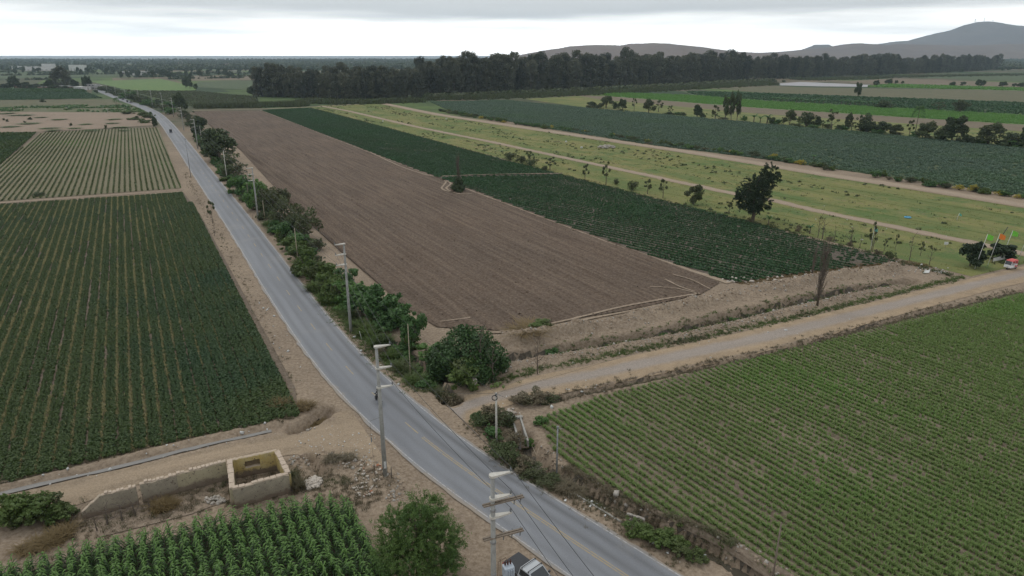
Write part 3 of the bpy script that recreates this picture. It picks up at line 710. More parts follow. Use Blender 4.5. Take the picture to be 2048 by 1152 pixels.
flat_field([(1360, 182), (1524, 186), (2048, 205), (2400, 216), (2400, 250), (2048, 231), (1524, 202), (1387, 191)], mat['crop_far'], 'dark green crop behind the bright strip')
flat_field([(1420, 176), (1560, 174), (2048, 181), (2400, 186), (2400, 216), (2048, 205), (1524, 186)], mat['olive_far'], 'olive brown field with weeds before the plastic sheeting')
flat_field([(1735, 174), (1780, 169), (2048, 177), (2400, 184), (2400, 190), (2048, 182), (1760, 175)], mat['crop_far_bright'], 'narrow bright green strip right of the plastic sheeting')
flat_field([(1700, 162), (1790, 157), (2048, 166), (2400, 176), (2400, 184), (2048, 176), (1780, 169), (1700, 166)], mat['brown_far'], 'far brown strip right of the eucalyptus belt')
flat_field([(1800, 155), (1860, 147), (2048, 148), (2400, 152), (2400, 172), (2048, 163)], mat['crop_far'], 'far dark green crop at the end of the eucalyptus belt')
flat_field([(1558, 167), (1600, 164), (1740, 170), (1735, 174), (1640, 173), (1560, 171)], mat['plastic_sheet'], 'pale plastic sheeting over a far bed', name='plastic_cover')
# left and far-left strips
flat_field([(-300, 226), (0, 224), (220, 222), (292, 226), (310, 251), (200, 258), (85, 264), (-300, 270)], mat['waste'], 'bare reddish waste ground with green weed patches')
flat_field([(-300, 212), (0, 211), (250, 211), (285, 220), (292, 226), (0, 224), (-300, 227)], mat['turf_dull'], 'weedy strip behind the waste ground')
flat_field([(-300, 200), (0, 201), (225, 199), (252, 211), (0, 211), (-300, 212)], mat['olive_far'], 'olive stubble strip behind the weeds')
flat_field([(-300, 184), (0, 186), (175, 185), (205, 197), (0, 201), (-300, 200)], mat['crop_far'], 'dark green crop left of the road bend')
flat_field([(-300, 178), (0, 179), (165, 178), (175, 185), (0, 186), (-300, 184)], mat['crop_far_bright'], 'narrow green maize strip before the hamlet')
flat_field([(180, 163), (320, 158), (395, 174), (390, 181), (300, 183), (250, 179)], mat['crop_far_bright'], 'bright lime field right of the hamlet')
flat_field([(250, 181), (390, 182), (520, 195), (520, 214), (395, 218), (345, 205), (300, 195)], mat['crop_far'], 'green weedy field behind the ploughed field')
flat_field([(395, 164), (520, 161), (520, 182), (395, 175)], mat['crop_far'], 'dark green field left of the eucalyptus grove')
flat_field([(340, 152), (540, 150), (540, 160), (380, 162)], mat['brown_far'], 'far brown field beyond the lime field')
flat_field([(0, 146), (150, 144), (240, 142), (245, 152), (0, 158)], mat['crop_far'], 'far green field behind the hamlet tree')
flat_field([(-200, 150), (0, 146), (0, 160), (-200, 166)], mat['crop_far'], 'far dark field behind the hamlet')

# raised scars and marks on fields
def scar(pts, w, m, label, z=.21, seed=0): return ribbon('wheel_mark', pts, w, z, m, label, 'track', edge=w * 1.2, seed=seed)
for i, pts in enumerate([[(1000, 665), (1120, 645), (1260, 612), (1400, 588)], [(930, 668), (1060, 662), (1240, 627), (1390, 600)], [(880, 645), (920, 640), (950, 635)], [(1330, 560), (1360, 575), (1390, 585)], [(1345, 550), (1385, 562), (1420, 580)],
                         [(1300, 575), (1350, 578), (1400, 590)]]):
    scar(pts, .16 if i > 1 else .24, mat['furrow_light'], 'pale wheel mark on the near end of the ploughed field', seed=i)
for i, pts in enumerate([[(740, 305), (800, 333), (850, 350), (890, 362), (884, 378), (905, 385), (940, 386)], [(860, 352), (900, 366), (893, 378), (915, 388), (950, 388)]]):
    scar(pts, .3, mat['furrow_light'], 'pale wheel mark looping round the ivy-clad stump', seed=20 + i)
ribbon('field_path', [(884, 355), (960, 352), (1050, 350), (1128, 349)], .35, .5, mat['furrow_light'], 'pale straight gap across the dark row crop', 'path', seed=31)
for i, pts in enumerate([[(1324, 326), (1460, 352), (1600, 378), (1836, 418), (2048, 452)], [(1012, 272), (1180, 300), (1300, 322)], [(1450, 372), (1600, 400), (1800, 436), (2048, 482)], [(1100, 270), (1324, 314), (1600, 362), (2048, 436)], [(1324, 385), (1500, 418), (1700, 460), (1880, 505)]]):
    C = resample(catmull([G(*p) for p in pts], 6), 1.5); T, N = frame(C); n = len(C)
    w = .32; prof = [(-w, -.02), (-w * .4, .12), (w * .4, .1), (w, -.02)]
    s = np.arange(n) * 1.5; hh = .5 + vnoise(s, s * 0, .2, i + 40, 3)
    V = np.stack([np.concatenate([C + N * o, ((z + .03) * hh + .02)[:, None]], 1) for o, z in prof], 1)
    j = np.arange(n * 4).reshape(n, 4); F = np.stack([j[:-1, :-1], j[1:, :-1], j[1:, 1:], j[:-1, 1:]], -1).reshape(-1, 4)[:, ::-1]
    tag(link('earth_ridge', mesh_of('earth_ridge', V, F, [mat['turf']], smooth=True)), 'low earth ridge dividing the grass lots', 'ridge', kind='structure')

# ------------------------------------------------------------------ instanced ground cover
_gn = {}
def gn_tree(K):
    if K in _gn: return _gn[K]
    g = bpy.data.node_groups.new('scatter%d' % K, 'GeometryNodeTree')
    g.interface.new_socket('Geometry', in_out='INPUT', socket_type='NodeSocketGeometry'); g.interface.new_socket('Geometry', in_out='OUTPUT', socket_type='NodeSocketGeometry')
    N = g.nodes.new; i = N('NodeGroupInput'); o = N('NodeGroupOutput')
    def named(nm, ty):
        a = N('GeometryNodeInputNamedAttribute'); a.data_type = ty; a.inputs[0].default_value = nm; return next(s for s in a.outputs if s.enabled and s.name == 'Attribute')
    tid = named('tid', 'INT'); join = N('GeometryNodeJoinGeometry')
    def part(k):
        c = N('FunctionNodeCompare'); c.data_type = 'INT'; c.operation = 'EQUAL'
        ins = [s for s in c.inputs if s.enabled]; g.links.new(tid, ins[0]); ins[1].default_value = k
        s = N('GeometryNodeSeparateGeometry'); s.domain = 'POINT'; g.links.new(i.outputs[0], s.inputs[0]); g.links.new(c.outputs[0], s.inputs[1]); return s.outputs[0]
    for k in range(K):
        gi = N('GeometryNodeGeometryToInstance'); g.links.new(part(k), gi.inputs[0]); g.links.new(gi.outputs[0], join.inputs[0])
    ip = N('GeometryNodeInstanceOnPoints'); g.links.new(part(-1), ip.inputs['Points']); g.links.new(join.outputs[0], ip.inputs['Instance'])
    ip.inputs['Pick Instance'].default_value = True
    g.links.new(named('pick', 'INT'), ip.inputs['Instance Index']); g.links.new(named('scl', 'FLOAT_VECTOR'), ip.inputs['Scale'])
    er = N('FunctionNodeEulerToRotation'); g.links.new(named('rot', 'FLOAT_VECTOR'), er.inputs[0]); g.links.new(er.outputs[0], ip.inputs['Rotation'])
    g.links.new(ip.outputs[0], o.inputs[0]); _gn[K] = g; return g
rng = np.random.default_rng(7)
def scatter(name, temps, P, scl, mats, label, cat='crop', tilt=.12, kind='stuff', yaw=None):
    """temps: list of (V, F quads, material index); P: N x 3 points"""
    P = np.asarray(P, float); n = len(P); scl = np.asarray(scl, float)
    if scl.ndim == 1: scl = np.stack([scl] * 3, 1)
    V = []; F = []; mi = []; tid = []; base = 0
    for k, (v, f, q) in enumerate(temps):
        V.append(v); F.append(f + base); base += len(v); mi.append(np.broadcast_to(q, len(f))); tid += [k] * len(v)
    V.append(P); tid += [-1] * n
    me = mesh_of(name, np.concatenate(V), np.concatenate(F), mats, np.concatenate(mi))
    N = base + n
    a = me.attributes.new('tid', 'INT', 'POINT'); a.data.foreach_set('value', np.array(tid, np.int32))
    a = me.attributes.new('pick', 'INT', 'POINT'); a.data.foreach_set('value', np.concatenate([np.zeros(base), rng.integers(0, len(temps), n)]).astype(np.int32))
    rot = np.zeros((N, 3)); rot[base:, 2] = rng.uniform(0, 6.283, n) if yaw is None else yaw; rot[base:, :2] = rng.normal(0, tilt, (n, 2))
    a = me.attributes.new('rot', 'FLOAT_VECTOR', 'POINT'); a.data.foreach_set('vector', rot.astype(np.float32).ravel())
    sc = np.ones((N, 3)); sc[base:] = scl
    a = me.attributes.new('scl', 'FLOAT_VECTOR', 'POINT'); a.data.foreach_set('vector', sc.astype(np.float32).ravel())
    o = link(name, me); md = o.modifiers.new('scatter', 'NODES'); md.node_group = gn_tree(len(temps))
    return tag(o, label, cat, kind=kind)

# ------------------------------------------------------------------ foliage shapes
def leaves(P, out, size, r, droop=0., aspect=1.7, jitter=.8):
    """one diamond leaf per point: P centres, out outward directions"""
    n = len(P); nrm = out + r.normal(0, jitter, (n, 3)); nrm /= np.linalg.norm(nrm, axis=1)[:, None] + 1e-9
    t = np.cross(nrm, r.normal(0, 1, (n, 3))); t[:, 2] -= droop; t /= np.linalg.norm(t, axis=1)[:, None] + 1e-9
    b = np.cross(nrm, t); b /= np.linalg.norm(b, axis=1)[:, None] + 1e-9
    s = size * r.uniform(.6, 1.3, n)[:, None]
    V = np.stack([P - t * s * aspect * .5, P + b * s * .5 - t * s * .05, P + t * s * aspect * .5, P - b * s * .5 - t * s * .05], 1).reshape(-1, 3)
    return V, np.arange(4 * n).reshape(n, 4)
def blob_points(blobs, n, r, shell=.55):
    B = np.array(blobs, float); w = (B[:, 3] * B[:, 4] * B[:, 5]) ** .67; k = r.choice(len(B), n, p=w / w.sum())
    d = r.normal(0, 1, (n, 3)); d /= np.linalg.norm(d, axis=1)[:, None]
    q = shell + (1 - shell) * r.uniform(0, 1, n) ** .5; q *= .82 + .36 * vnoise(d[:, 0] * 2 + k * 7, d[:, 1] * 2 + d[:, 2] * 1.7, 1.6, 5, 2)
    return B[k, :3] + d * B[k, 3:] * q[:, None], d
def crown_mesh(name, blobs, n, size, m, seed, droop=0., aspect=1.7, shell=.55, jitter=.8):
    r = np.random.default_rng(seed); P, d = blob_points(blobs, n, r, shell); P[:, 2] = np.maximum(P[:, 2], .03)
    V, F = leaves(P, d, size, r, droop, aspect, jitter); return mesh_of(name, V, F, [m])
def tuft(n, h, w, r, lean=.6, segs=2, base=.08):
    """upright blades"""
    V = []; F = []
    for i in range(n):
        a = r.uniform(0, 6.283); l = h * r.uniform(.6, 1.15); le = lean * r.uniform(.3, 1.2); b0 = np.array([r.normal(0, base), r.normal(0, base), 0])
        dr = np.array([math.cos(a), math.sin(a), 0]); sd = np.array([-math.sin(a), math.cos(a), 0]); k0 = len(V)
        for s in range(segs + 1):
            f = s / segs; c = b0 + dr * le * l * f * f + np.array([0, 0, l * (f - .35 * le * f * f)]); ww = w * (1 - f) ** .6 * .5 + .002
            V += [c - sd * ww, c + sd * ww]
        for s in range(segs): q = k0 + 2 * s; F.append((q, q + 1, q + 3, q + 2))
    return np.array(V), np.array(F)
def clump(n, rx, h, size, seed, aspect=1.6, shell=.3):
    r = np.random.default_rng(seed); P, d = blob_points([(0, 0, h * .45, rx, rx, h * .55)], n, r, shell); P[:, 2] = np.abs(P[:, 2]); d[:, 2] += .5
    return leaves(P, d, size, r, 0, aspect, .6)
def row_points(poly, d, sp, step, jit=.25, pair=None, phase=0.):
    rl, n = rowlines(poly, d, sp, phase); pts = []
    for t, a, b in rl:
        s = np.arange(a + .2, b - .1, step)
        if not len(s): continue
        s = s + rng.normal(0, step * jit, len(s))
        for o in (pair or (0.,)):
            tt = t + o + rng.normal(0, .05, len(s)); pts.append(np.stack([s * d[0] + tt * n[0], s * d[1] + tt * n[1]], 1))
    return np.concatenate(pts)
def clip(P, inside=None, frame_only=True):
    """keeps what the photograph (with a margin) can see"""
    if frame_only:
        dep = P[:, 1] * math.cos(PITCH) + CAM_H * math.sin(PITCH); u = P[:, 0] / dep * FPX + 1024
        v = (CAM_H * math.cos(PITCH) - P[:, 1] * math.sin(PITCH)) / dep * FPX + 576
        P = P[(u > -260) & (u < 2310) & (v < 1290)]
    if inside is not None: P = P[inpoly(P[:, 0], P[:, 1], inside)]
    return P
def z3(P, z=.05, drape=False): return np.column_stack([P, (hgt(P[:, 0], P[:, 1]) if drape else 0) + z + 0 * P[:, 0]])

# dark bean field: paired rows
P = clip(row_points(F1, DF1, 1.44, .3, .3, (0., .56)), F1)
big = vnoise(P[:, 0], P[:, 1], .05, 60, 3)
def rownoise(P, d, ss, ts, seed): return vnoise((P @ d) * ss, (P @ np.array([-d[1], d[0]])) * ts, 1, seed, 3)
rn = rownoise(P, DF1, .16, 1.2, 61)
un = G(597, 832) - P; nearR = np.exp(-np.hypot(un[:, 0], un[:, 1]) / 22); dr, _ = pdist(P[:, 0], P[:, 1], RC[::6])
close = np.clip(1.25 - (dr - 7) / 14, 0, 1) * .2 + nearR * .2 + np.clip((66 - P[:, 1]) / 9, 0, 1) * .2
s = .74 + .2 * big + close - np.clip((rn - .5) * .9, 0, .16) * (close < .15); keep = rng.uniform(0, 1, len(P)) < .96
scatter('bean_crop', [(*clump(64, .4, .5, .17, 1 + k), 0) for k in range(3)], z3(P[keep]), s[keep], [mat['potato']], 'dense dark green bean plants in paired rows left of the road', tilt=.2)
# weeds in the wide gaps of that field
P = clip(row_points(F1, DF1, 1.44, .3, .4, (1.0,)), F1); k_ = rownoise(P, DF1, .09, .9, 71); P = P[(k_ > .42) & (rng.uniform(0, 1, len(P)) < .95)]
wt_ = np.random.default_rng(5); scatter('row_weeds', [(*tuft(14, .28, .06, wt_, .8, 2, .14), 0)], z3(P), rng.uniform(1.1, 1.9, len(P)), [mat['gap_weed']], 'pale yellowish weeds in the gaps between bean rows')
# dark row crop in the middle
P = clip(row_points(F6, DF6, 1.7, .55, .25), F6); sc = .9 + .5 * (vnoise(P[:, 0], P[:, 1], .04, 62, 3) - .4); rn = rownoise(P, DF6, .08, .6, 63) * .6 + .4 * vnoise(P[:, 0], P[:, 1], .06, 64, 3); sc = sc - np.clip((rn - .5) * 1.2, 0, .2); keep = rng.uniform(0, 1, len(P)) < .98
a_, b_ = G(884, 355), G(1128, 349); dd, _ = pdist(P[:, 0], P[:, 1], [a_, b_]); keep &= dd > .9
un = P - G(1760, 522); keep &= (np.hypot(un[:, 0], un[:, 1]) > 9) | (rng.uniform(0, 1, len(P)) < .6)
scatter('row_crop', [(*clump(46, .5, .38, .25, 11 + k), 0) for k in range(3)], z3(P[keep], .1), sc[keep], [mat['rowcrop']], 'dark green row crop beside the ploughed field', tilt=.2)
# pale striped field
P = clip(row_points(F2, vpdir(250), 1.55, .7, .2), F2); scatter('striped_crop', [(*clump(14, .27, .34, .26, 21 + k), 0) for k in range(2)], z3(P, .2), .75 + .5 * vnoise(P[:, 0], P[:, 1], .03, 64, 3), [mat['palecrop']], 'thin green rows on the pale striped field')
P = clip(row_points(F2b, vpdir(250), 2.0, 1.2, .3), F2b); scatter('row_crop', [(*clump(20, .95, .6, .5, 25), 0)], z3(P, .1), rng.uniform(.8, 1.2, len(P)), [mat['potato']], 'dark crop left of the pale striped field')
# young maize
P = clip(row_points(F12, DF12, .9, .23, .3), F12); pat = vnoise(P[:, 0], P[:, 1], .06, 65, 3); pat2 = rownoise(P, DF12, .12, 1.3, 66)
keep = rng.uniform(0, 1, len(P)) < np.clip(.95 + .4 * (pat - .45) + .5 * (pat2 - .5), .7, .99); r_ = np.random.default_rng(9)
scatter('young_maize', [(*tuft(11, .5, .10, r_, .75, 2, .06), 0) for k in range(3)], z3(P[keep], .1), (.78 + .55 * pat + .45 * (pat2 - .4))[keep], [mat['maize_young']], 'small bright green young maize plants in rows', tilt=.15)
P = clip(rng.uniform(0, 1, (110000, 2)) * [150, 120] + [0, 40], F12); P = P[vnoise(P[:, 0], P[:, 1], .08, 67, 3) > .42]
scatter('row_weeds', [(*tuft(9, .16, .05, r_, .9, 1, .12), 0)], z3(P, .1), rng.uniform(.5, 1.2, len(P)), [mat['maize_young']], 'tiny green weeds between the young maize rows')
# blue-green field
def fillpoly(poly, n, seed):
    r = np.random.default_rng(seed); A = np.array(poly); lo = A.min(0); hi = A.max(0); P = r.uniform(0, 1, (n, 2)) * (hi - lo) + lo; return clip(P, poly)
P = fillpoly(F8, 70000, 3); scatter('bushy_crop', [(*clump(34, .95, .8, .36, 31 + k), 0) for k in range(3)], z3(P), .7 + .6 * vnoise(P[:, 0], P[:, 1], .12, 68, 3), [mat['bluecrop']], 'bluish green bushy crop filling the big right-hand field', tilt=.2)
# turf tufts
P = fillpoly(F7, 30000, 4)
d1, _ = pdist(P[:, 0], P[:, 1], [G(*p) for p in T1]); d2, _ = pdist(P[:, 0], P[:, 1], [G(*p) for p in T2]); P = P[(d1 > 2.3) & (d2 > 4.4) & (vnoise(P[:, 0], P[:, 1], .1, 69, 3) > .4)]
scatter('turf', [(*tuft(12, .22, .1, r_, .9, 1, .25), 0) for k in range(2)], z3(P, .03), rng.uniform(.5, 1.4, len(P)), [mat['turf_blade']], 'short yellow-green grass tufts on the grass lots', 'grass')
P = fillpoly(F7, 16000, 14); d1, _ = pdist(P[:, 0], P[:, 1], [G(*p) for p in T1]); d2, _ = pdist(P[:, 0], P[:, 1], [G(*p) for p in T2]); wn_ = rownoise(P, D29, .03, .16, 88)
P = P[(d1 > 2.2) & (d2 > 4.2) & (wn_ > .56)]; scatter('lot_weeds', [(*clump(16, .55, .35, .3, 71), 0), (*tuft(12, .5, .14, r_, .8, 1, .3), 0)], z3(P, .03), rng.uniform(.4, 1.5, len(P)), [mat['olive']], 'dull green weeds in streaks over the grass lots', 'weeds')
# bright strip and other far crops as standing plants
BR = polyG((1190, 184.5), (1387, 191.5), (1524, 202.5), (2048, 231.5), (2350, 248), (2350, 270), (2048, 249.5), (1524, 216.5), (1220, 192.5))
P = fillpoly(BR, 26000, 5); scatter('green_maize_strip', [(*tuft(16, 1.5, .4, r_, .6, 1, .6), 0), (*tuft(16, 1.4, .4, r_, .7, 1, .6), 0)], z3(P, .1), rng.uniform(.8, 1.2, len(P)), [mat['brightcrop']], 'bright green standing crop strip behind the tree row')
for k, (pl, n, m_, sc_, lb) in enumerate([
    (polyG((-250, 178.3), (0, 179.3), (163, 178.3), (173, 184.6), (0, 185.6), (-250, 183.6)), 6000, 'maize', 1.3, 'standing green maize strip before the hamlet'),
    (polyG((-250, 185), (0, 186.5), (173, 185.5), (203, 196.5), (0, 200.5), (-250, 199)), 16000, 'rowcrop', .8, 'dark green low crop left of the road bend'),
    (polyG((1735, 173.5), (1780, 169.5), (2048, 177.5), (2300, 184), (2300, 189), (2048, 181.5), (1760, 174.5)), 5000, 'brightcrop', 1.6, 'standing green strip right of the plastic sheeting'),
    (polyG((1370, 183), (1524, 187), (2048, 206), (2300, 214), (2300, 244), (2048, 230), (1524, 201), (1390, 190.5)), 15000, 'rowcrop', 1.0, 'dark green crop behind the bright strip'),
    (polyG((255, 182), (390, 183), (515, 195), (515, 212), (395, 216), (345, 204)), 14000, 'olive', .9, 'green weeds on the field behind the ploughed field'),
    (polyG((-250, 212.5), (0, 211.5), (250, 211.5), (284, 220), (290, 225), (0, 223.5), (-250, 226)), 3500, 'broad', .9, 'green weeds in the strip behind the waste ground')]):
    P = fillpoly(pl, n, 50 + k)
    if k == 5: P = P[vnoise(P[:, 0], P[:, 1], .06, 80, 3) > .52]
    scatter('far_crop', [(*clump(14, 1.0, 1.0, .75, 41 + k), 0)], z3(P, .15), sc_ * rng.uniform(.7, 1.3, len(P)), [mat[m_]], lb)

# ------------------------------------------------------------------ standing maize at the front
F13 = [G(x, y, 1.7) for x, y in [(-200, 1165), (12, 1118), (90, 1100), (170, 1076), (275, 1058), (425, 1024), (500, 1008), (620, 986), (692, 990), (716, 1028), (742, 1050), (790, 1130), (826, 1200), (850, 1330), (-200, 1330)]]
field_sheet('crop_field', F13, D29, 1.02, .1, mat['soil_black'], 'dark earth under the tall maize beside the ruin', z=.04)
def maize_mesh(seed):
    r = np.random.default_rng(seed); V = []; F = []; mi = []
    def strip(C, W, S, m):
        k = len(V)
        for c, w in zip(C, W): V.append(c - S * w / 2); V.append(c + S * w / 2)
        for i in range(len(C) - 1): F.append((k + 2 * i, k + 2 * i + 1, k + 2 * i + 3, k + 2 * i + 2)); mi.append(m)
    h = 1.75
    for a in (0., 1.57): strip([np.array([0, 0, z]) for z in (0, .9, h)], (.04, .035, .015), np.array([math.cos(a), math.sin(a), 0]), 0)
    a0 = r.uniform(0, 6.28)
    for i in range(13):
        z0 = .25 + 1.45 * i / 12; a = a0 + (i % 2) * 3.14 + r.normal(0, .45); l = (.85 if i < 9 else .55) * r.uniform(.8, 1.15); up = .55 + .5 * i / 12
        d = np.array([math.cos(a), math.sin(a), 0]); S = np.array([-math.sin(a), math.cos(a), 0]); C = []
        for f in (0, .25, .5, .75, 1.): C.append(np.array([0, 0, z0]) + d * l * (f * .95 - .12 * f * f) + np.array([0, 0, l * (up * f - (up + .35) * f * f)]))
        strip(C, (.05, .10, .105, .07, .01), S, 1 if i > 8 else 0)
    return np.array(V), np.array(F), np.array(mi)
mz = [maize_mesh(i) for i in range(4)]
P = row_points(F13, D29, 1.02, .26, .2)
P = P[inpoly(P[:, 0], P[:, 1], F13)]
P = clip(P); dist = np.hypot(P[:, 0], P[:, 1])
dep = P[:, 1] * math.cos(PITCH) + (CAM_H - 1.6) * math.sin(PITCH); u_ = P[:, 0] / dep * FPX + 1024; v_ = ((CAM_H - 1.6) * math.cos(PITCH) - P[:, 1] * math.sin(PITCH)) / dep * FPX + 576
vis = (u_ > 0) & (u_ < 2048) & (v_ < 1150); order = np.argsort(np.where(vis, dist, 1e6))[:300]; mask = np.zeros(len(P), bool); mask[order] = True
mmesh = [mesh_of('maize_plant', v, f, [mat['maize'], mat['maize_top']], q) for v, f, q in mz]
for i in order:
    o = link('maize_plant', mmesh[int(rng.integers(4))]); o.location = (P[i, 0], P[i, 1], .06); o.rotation_euler = (rng.normal(0, .06), rng.normal(0, .06), rng.uniform(0, 6.28)); o.scale = [float(rng.uniform(.74, 1.16))] * 3
    tag(o, 'tall green maize plant with arching leaves in the field below the ruin', 'maize', 'maize plants of the near field')
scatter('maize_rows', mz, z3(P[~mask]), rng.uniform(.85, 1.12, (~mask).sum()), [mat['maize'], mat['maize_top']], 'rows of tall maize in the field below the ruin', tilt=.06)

# ------------------------------------------------------------------ trees and shrubs
def limb_tree(r, h, r0, nl, spread, lo=.35, hi=.95, sub=2, lean=0.):
    """trunk with limbs; returns an MB and the limb tips"""
    mb = MB(); wob = [Vector((r.normal(0, .015) * h + lean * h * f * f, r.normal(0, .015) * h, h * f)) for f in (0, .25, .5, .75, 1.)]; wob[0] = Vector((0, 0, -.15))
    mb.tube(wob, [r0 * q for q in (1.2, .85, .62, .38, .12)], 7); tips = [wob[-1]]
    for i in range(nl):
        f = lo + (hi - lo) * i / max(1, nl - 1); j = min(3, int(f * 4)); b = wob[j].lerp(wob[j + 1], f * 4 - j); a = i * 2.4 + r.uniform(0, 1)
        l = spread * (1.1 - .6 * f) * r.uniform(.7, 1.2); e = b + Vector((math.cos(a) * l, math.sin(a) * l, l * r.uniform(.5, 1.1))); m = b.lerp(e, .5) + Vector((0, 0, -.08 * l))
        mb.tube([b, m, e], [r0 * .4, r0 * .26, r0 * .08], 5); tips.append(e)
        for q in range(sub):
            a2 = a + r.uniform(-1, 1); e2 = m + Vector((math.cos(a2), math.sin(a2), r.uniform(.4, 1.2))) * l * .55; mb.tube([m, e2], [r0 * .2, r0 * .05], 4); tips.append(e2)
    return mb, tips
def tree_proto(name, stem_name, top_name, stem, crown_me):
    t = bpy.data.objects.new(name, None); t.empty_display_size = .2; return (t, stem_name, top_name, stem, crown_me)
def place(proto, name, loc, sc, rz, label, cat, group, parts):
    o = thing(name, label, cat, loc, rz, group); o.scale = sc
    for nm, me in zip(parts, proto):
        if me is not None: link(nm, me, o)
    return o
# eucalyptus: 30 m templates
EU = []
for k in range(6):
    r = np.random.default_rng(100 + k); h = 30.
    mb, tips = limb_tree(r, h, .42, 8, 6.5, .45, .95, 2, r.uniform(-.04, .04))
    bl = [(t[0] * .9, t[1] * .9, t[2] - .4, r.uniform(1.7, 3.0), r.uniform(1.7, 3.0), r.uniform(2.0, 3.4)) for t in tips]
    bl += [(r.normal(0, 2.2), r.normal(0, 2.2), z, r.uniform(2., 3.4), r.uniform(2., 3.4), 2.8) for z in r.uniform(1.5, 24, 15)]
    EU.append((mb.mesh('trunk', mat['pale_bark'], True), crown_mesh('crown', bl, 2800, .85, mat['euca'], 200 + k, droop=.7, aspect=1.6, shell=.35)))
def belt(pts, rows, sp, dep, h0, h1, label, group, seed):
    r = np.random.default_rng(seed); C = resample(catmull([G(*p) for p in pts], 6), sp); n = 0
    T, N = frame(C)
    for k in range(rows):
        for i, c in enumerate(C):
            if r.uniform() < .06: continue
            p = c - N[i] * (k * dep + r.uniform(-2, 2)) + T[i] * r.normal(0, sp * .25); s = r.uniform(h0, h1) / 30. * (.68 + .6 * vnoise(np.array([p[0]]), np.array([p[1]]), .025, 81, 3)[0])
            w = s * r.uniform(.85, 1.25)
            place(EU[int(r.integers(6))], 'eucalyptus_tree', (p[0], p[1], 0), (w, w, s), r.uniform(0, 6.28), label, 'tree', group, ('trunk', 'crown')); n += 1
    return n
n1 = belt([(512, 193), (600, 196), (700, 199), (838, 199)], 3, 7.2, 9, 19, 28, 'dark eucalyptus tree of the grove behind the ploughed field', 'eucalyptus trees of the grove', 1)
n2 = belt([(846, 194), (960, 190), (1100, 183), (1240, 174), (1370, 167), (1500, 160)], 2, 8.6, 11, 25, 39, 'tall dark eucalyptus tree of the long belt below the brown hill', 'eucalyptus trees of the long belt', 2)
n3 = belt([(1510, 159), (1600, 156), (1720, 151), (1840, 147), (1930, 143), (1995, 139)], 1, 10.5, 11, 22, 37, 'tall eucalyptus tree of the belt below the blue mountain', 'eucalyptus trees of the far belt', 3)
def mesh_arrays(me):
    V = np.zeros(len(me.vertices) * 3, np.float32); me.vertices.foreach_get('co', V); F = np.zeros(len(me.loops), np.int32); me.loops.foreach_get('vertex_index', F); return V.reshape(-1, 3), F.reshape(-1, 4)
rb = np.random.default_rng(6); bp = []
for pts_, d0_, d1_, n_ in (([(512, 193), (600, 196), (700, 199), (838, 199)], 6, 40, 110), ([(846, 194), (960, 190), (1100, 183), (1240, 174), (1370, 167), (1500, 160)], 6, 50, 330), ([(1510, 159), (1600, 156), (1720, 151), (1840, 147), (1930, 143), (1970, 140)], 6, 50, 190)):
    C = resample(catmull([G(*p) for p in pts_], 6), 2.); T, N = frame(C); i = rb.integers(0, len(C), n_); bp.append(C[i] - N[i] * rb.uniform(d0_, d1_, n_)[:, None])
bp = np.concatenate(bp); bs_ = rb.uniform(.55, 1.1, len(bp)) * (.62 + .6 * vnoise(bp[:, 0], bp[:, 1], .025, 81, 3)) * np.where(np.arange(len(bp)) < 110, .8, 1.08)
scatter('eucalyptus_wood', [(*mesh_arrays(EU[k][1]), 0) for k in (0, 3, 5)], z3(bp, 0), np.stack([bs_ * 1.1, bs_ * 1.1, bs_], 1), [mat['euca']], 'massed eucalyptus trees behind the front rows of grove and belt', 'woods', tilt=.03)
o = place(EU[2], 'eucalyptus_tree', (*G(934, 190), 0), (1.05, 1.05, 1.33), 1., 'tallest eucalyptus of the belt with a tuft above the others', 'tree', None, ('trunk', 'crown'))

def unit_shrub(n, size, m, seed, lobes=6, droop=0., aspect=1.6, stems=5, sm='twig', shell=.35):
    r = np.random.default_rng(seed); bl = [(r.normal(0, .06), r.normal(0, .06), .38, .28, .28, .34)]
    for i in range(lobes): a = i * 6.283 / lobes + r.uniform(0, .9); q = r.uniform(.15, .4); bl.append((math.cos(a) * q, math.sin(a) * q, r.uniform(.15, .72), *r.uniform(.1, .23, 3)))
    for i in range(16): a = r.uniform(0, 6.28); q = r.uniform(.1, .52); bl.append((math.cos(a) * q, math.sin(a) * q, r.uniform(.2, .95) * (1.1 - q), *r.uniform(.04, .1, 3)))
    mb = MB()
    for i in range(stems): a = i * 2.4; mb.tube([(0, 0, -.05), (math.cos(a) * .15, math.sin(a) * .15, .35), (math.cos(a + .4) * .3, math.sin(a + .4) * .3, r.uniform(.5, .8))], [.018, .012, .004], 4)
    return mb.mesh('stem', mat[sm]), crown_mesh('foliage', bl, n, size, mat[m], seed, droop, aspect, shell)
def unit_sparse(n, size, m, seed, tips_only=True):
    r = np.random.default_rng(seed); mb, tips = limb_tree(r, .95, .03, 7, .36, .25, .95, 2)
    if not n: return mb.mesh('trunk', mat['twig']), None
    bl = [(t[0], t[1], t[2], .09, .09, .08) for t in tips if r.uniform() < .75]
    return mb.mesh('trunk', mat['twig']), crown_mesh('crown', bl, n, size, mat[m], seed, 0, 1.6, .2)
def unit_tree(n, size, m, seed, sm='bark', clear=.2):
    r = np.random.default_rng(seed); mb, tips = limb_tree(r, .9, .035, 7, .34, clear, .9, 2)
    bl = [(t[0], t[1], t[2] - .02, *r.uniform(.11, .19, 3)) for t in tips] + [(r.normal(0, .1), r.normal(0, .1), z, .2, .2, .16) for z in (clear + .18, .55, .7)]
    return mb.mesh('trunk', mat[sm], True), crown_mesh('crown', bl, n, size, mat[m], seed, .3, 1.6, .45)
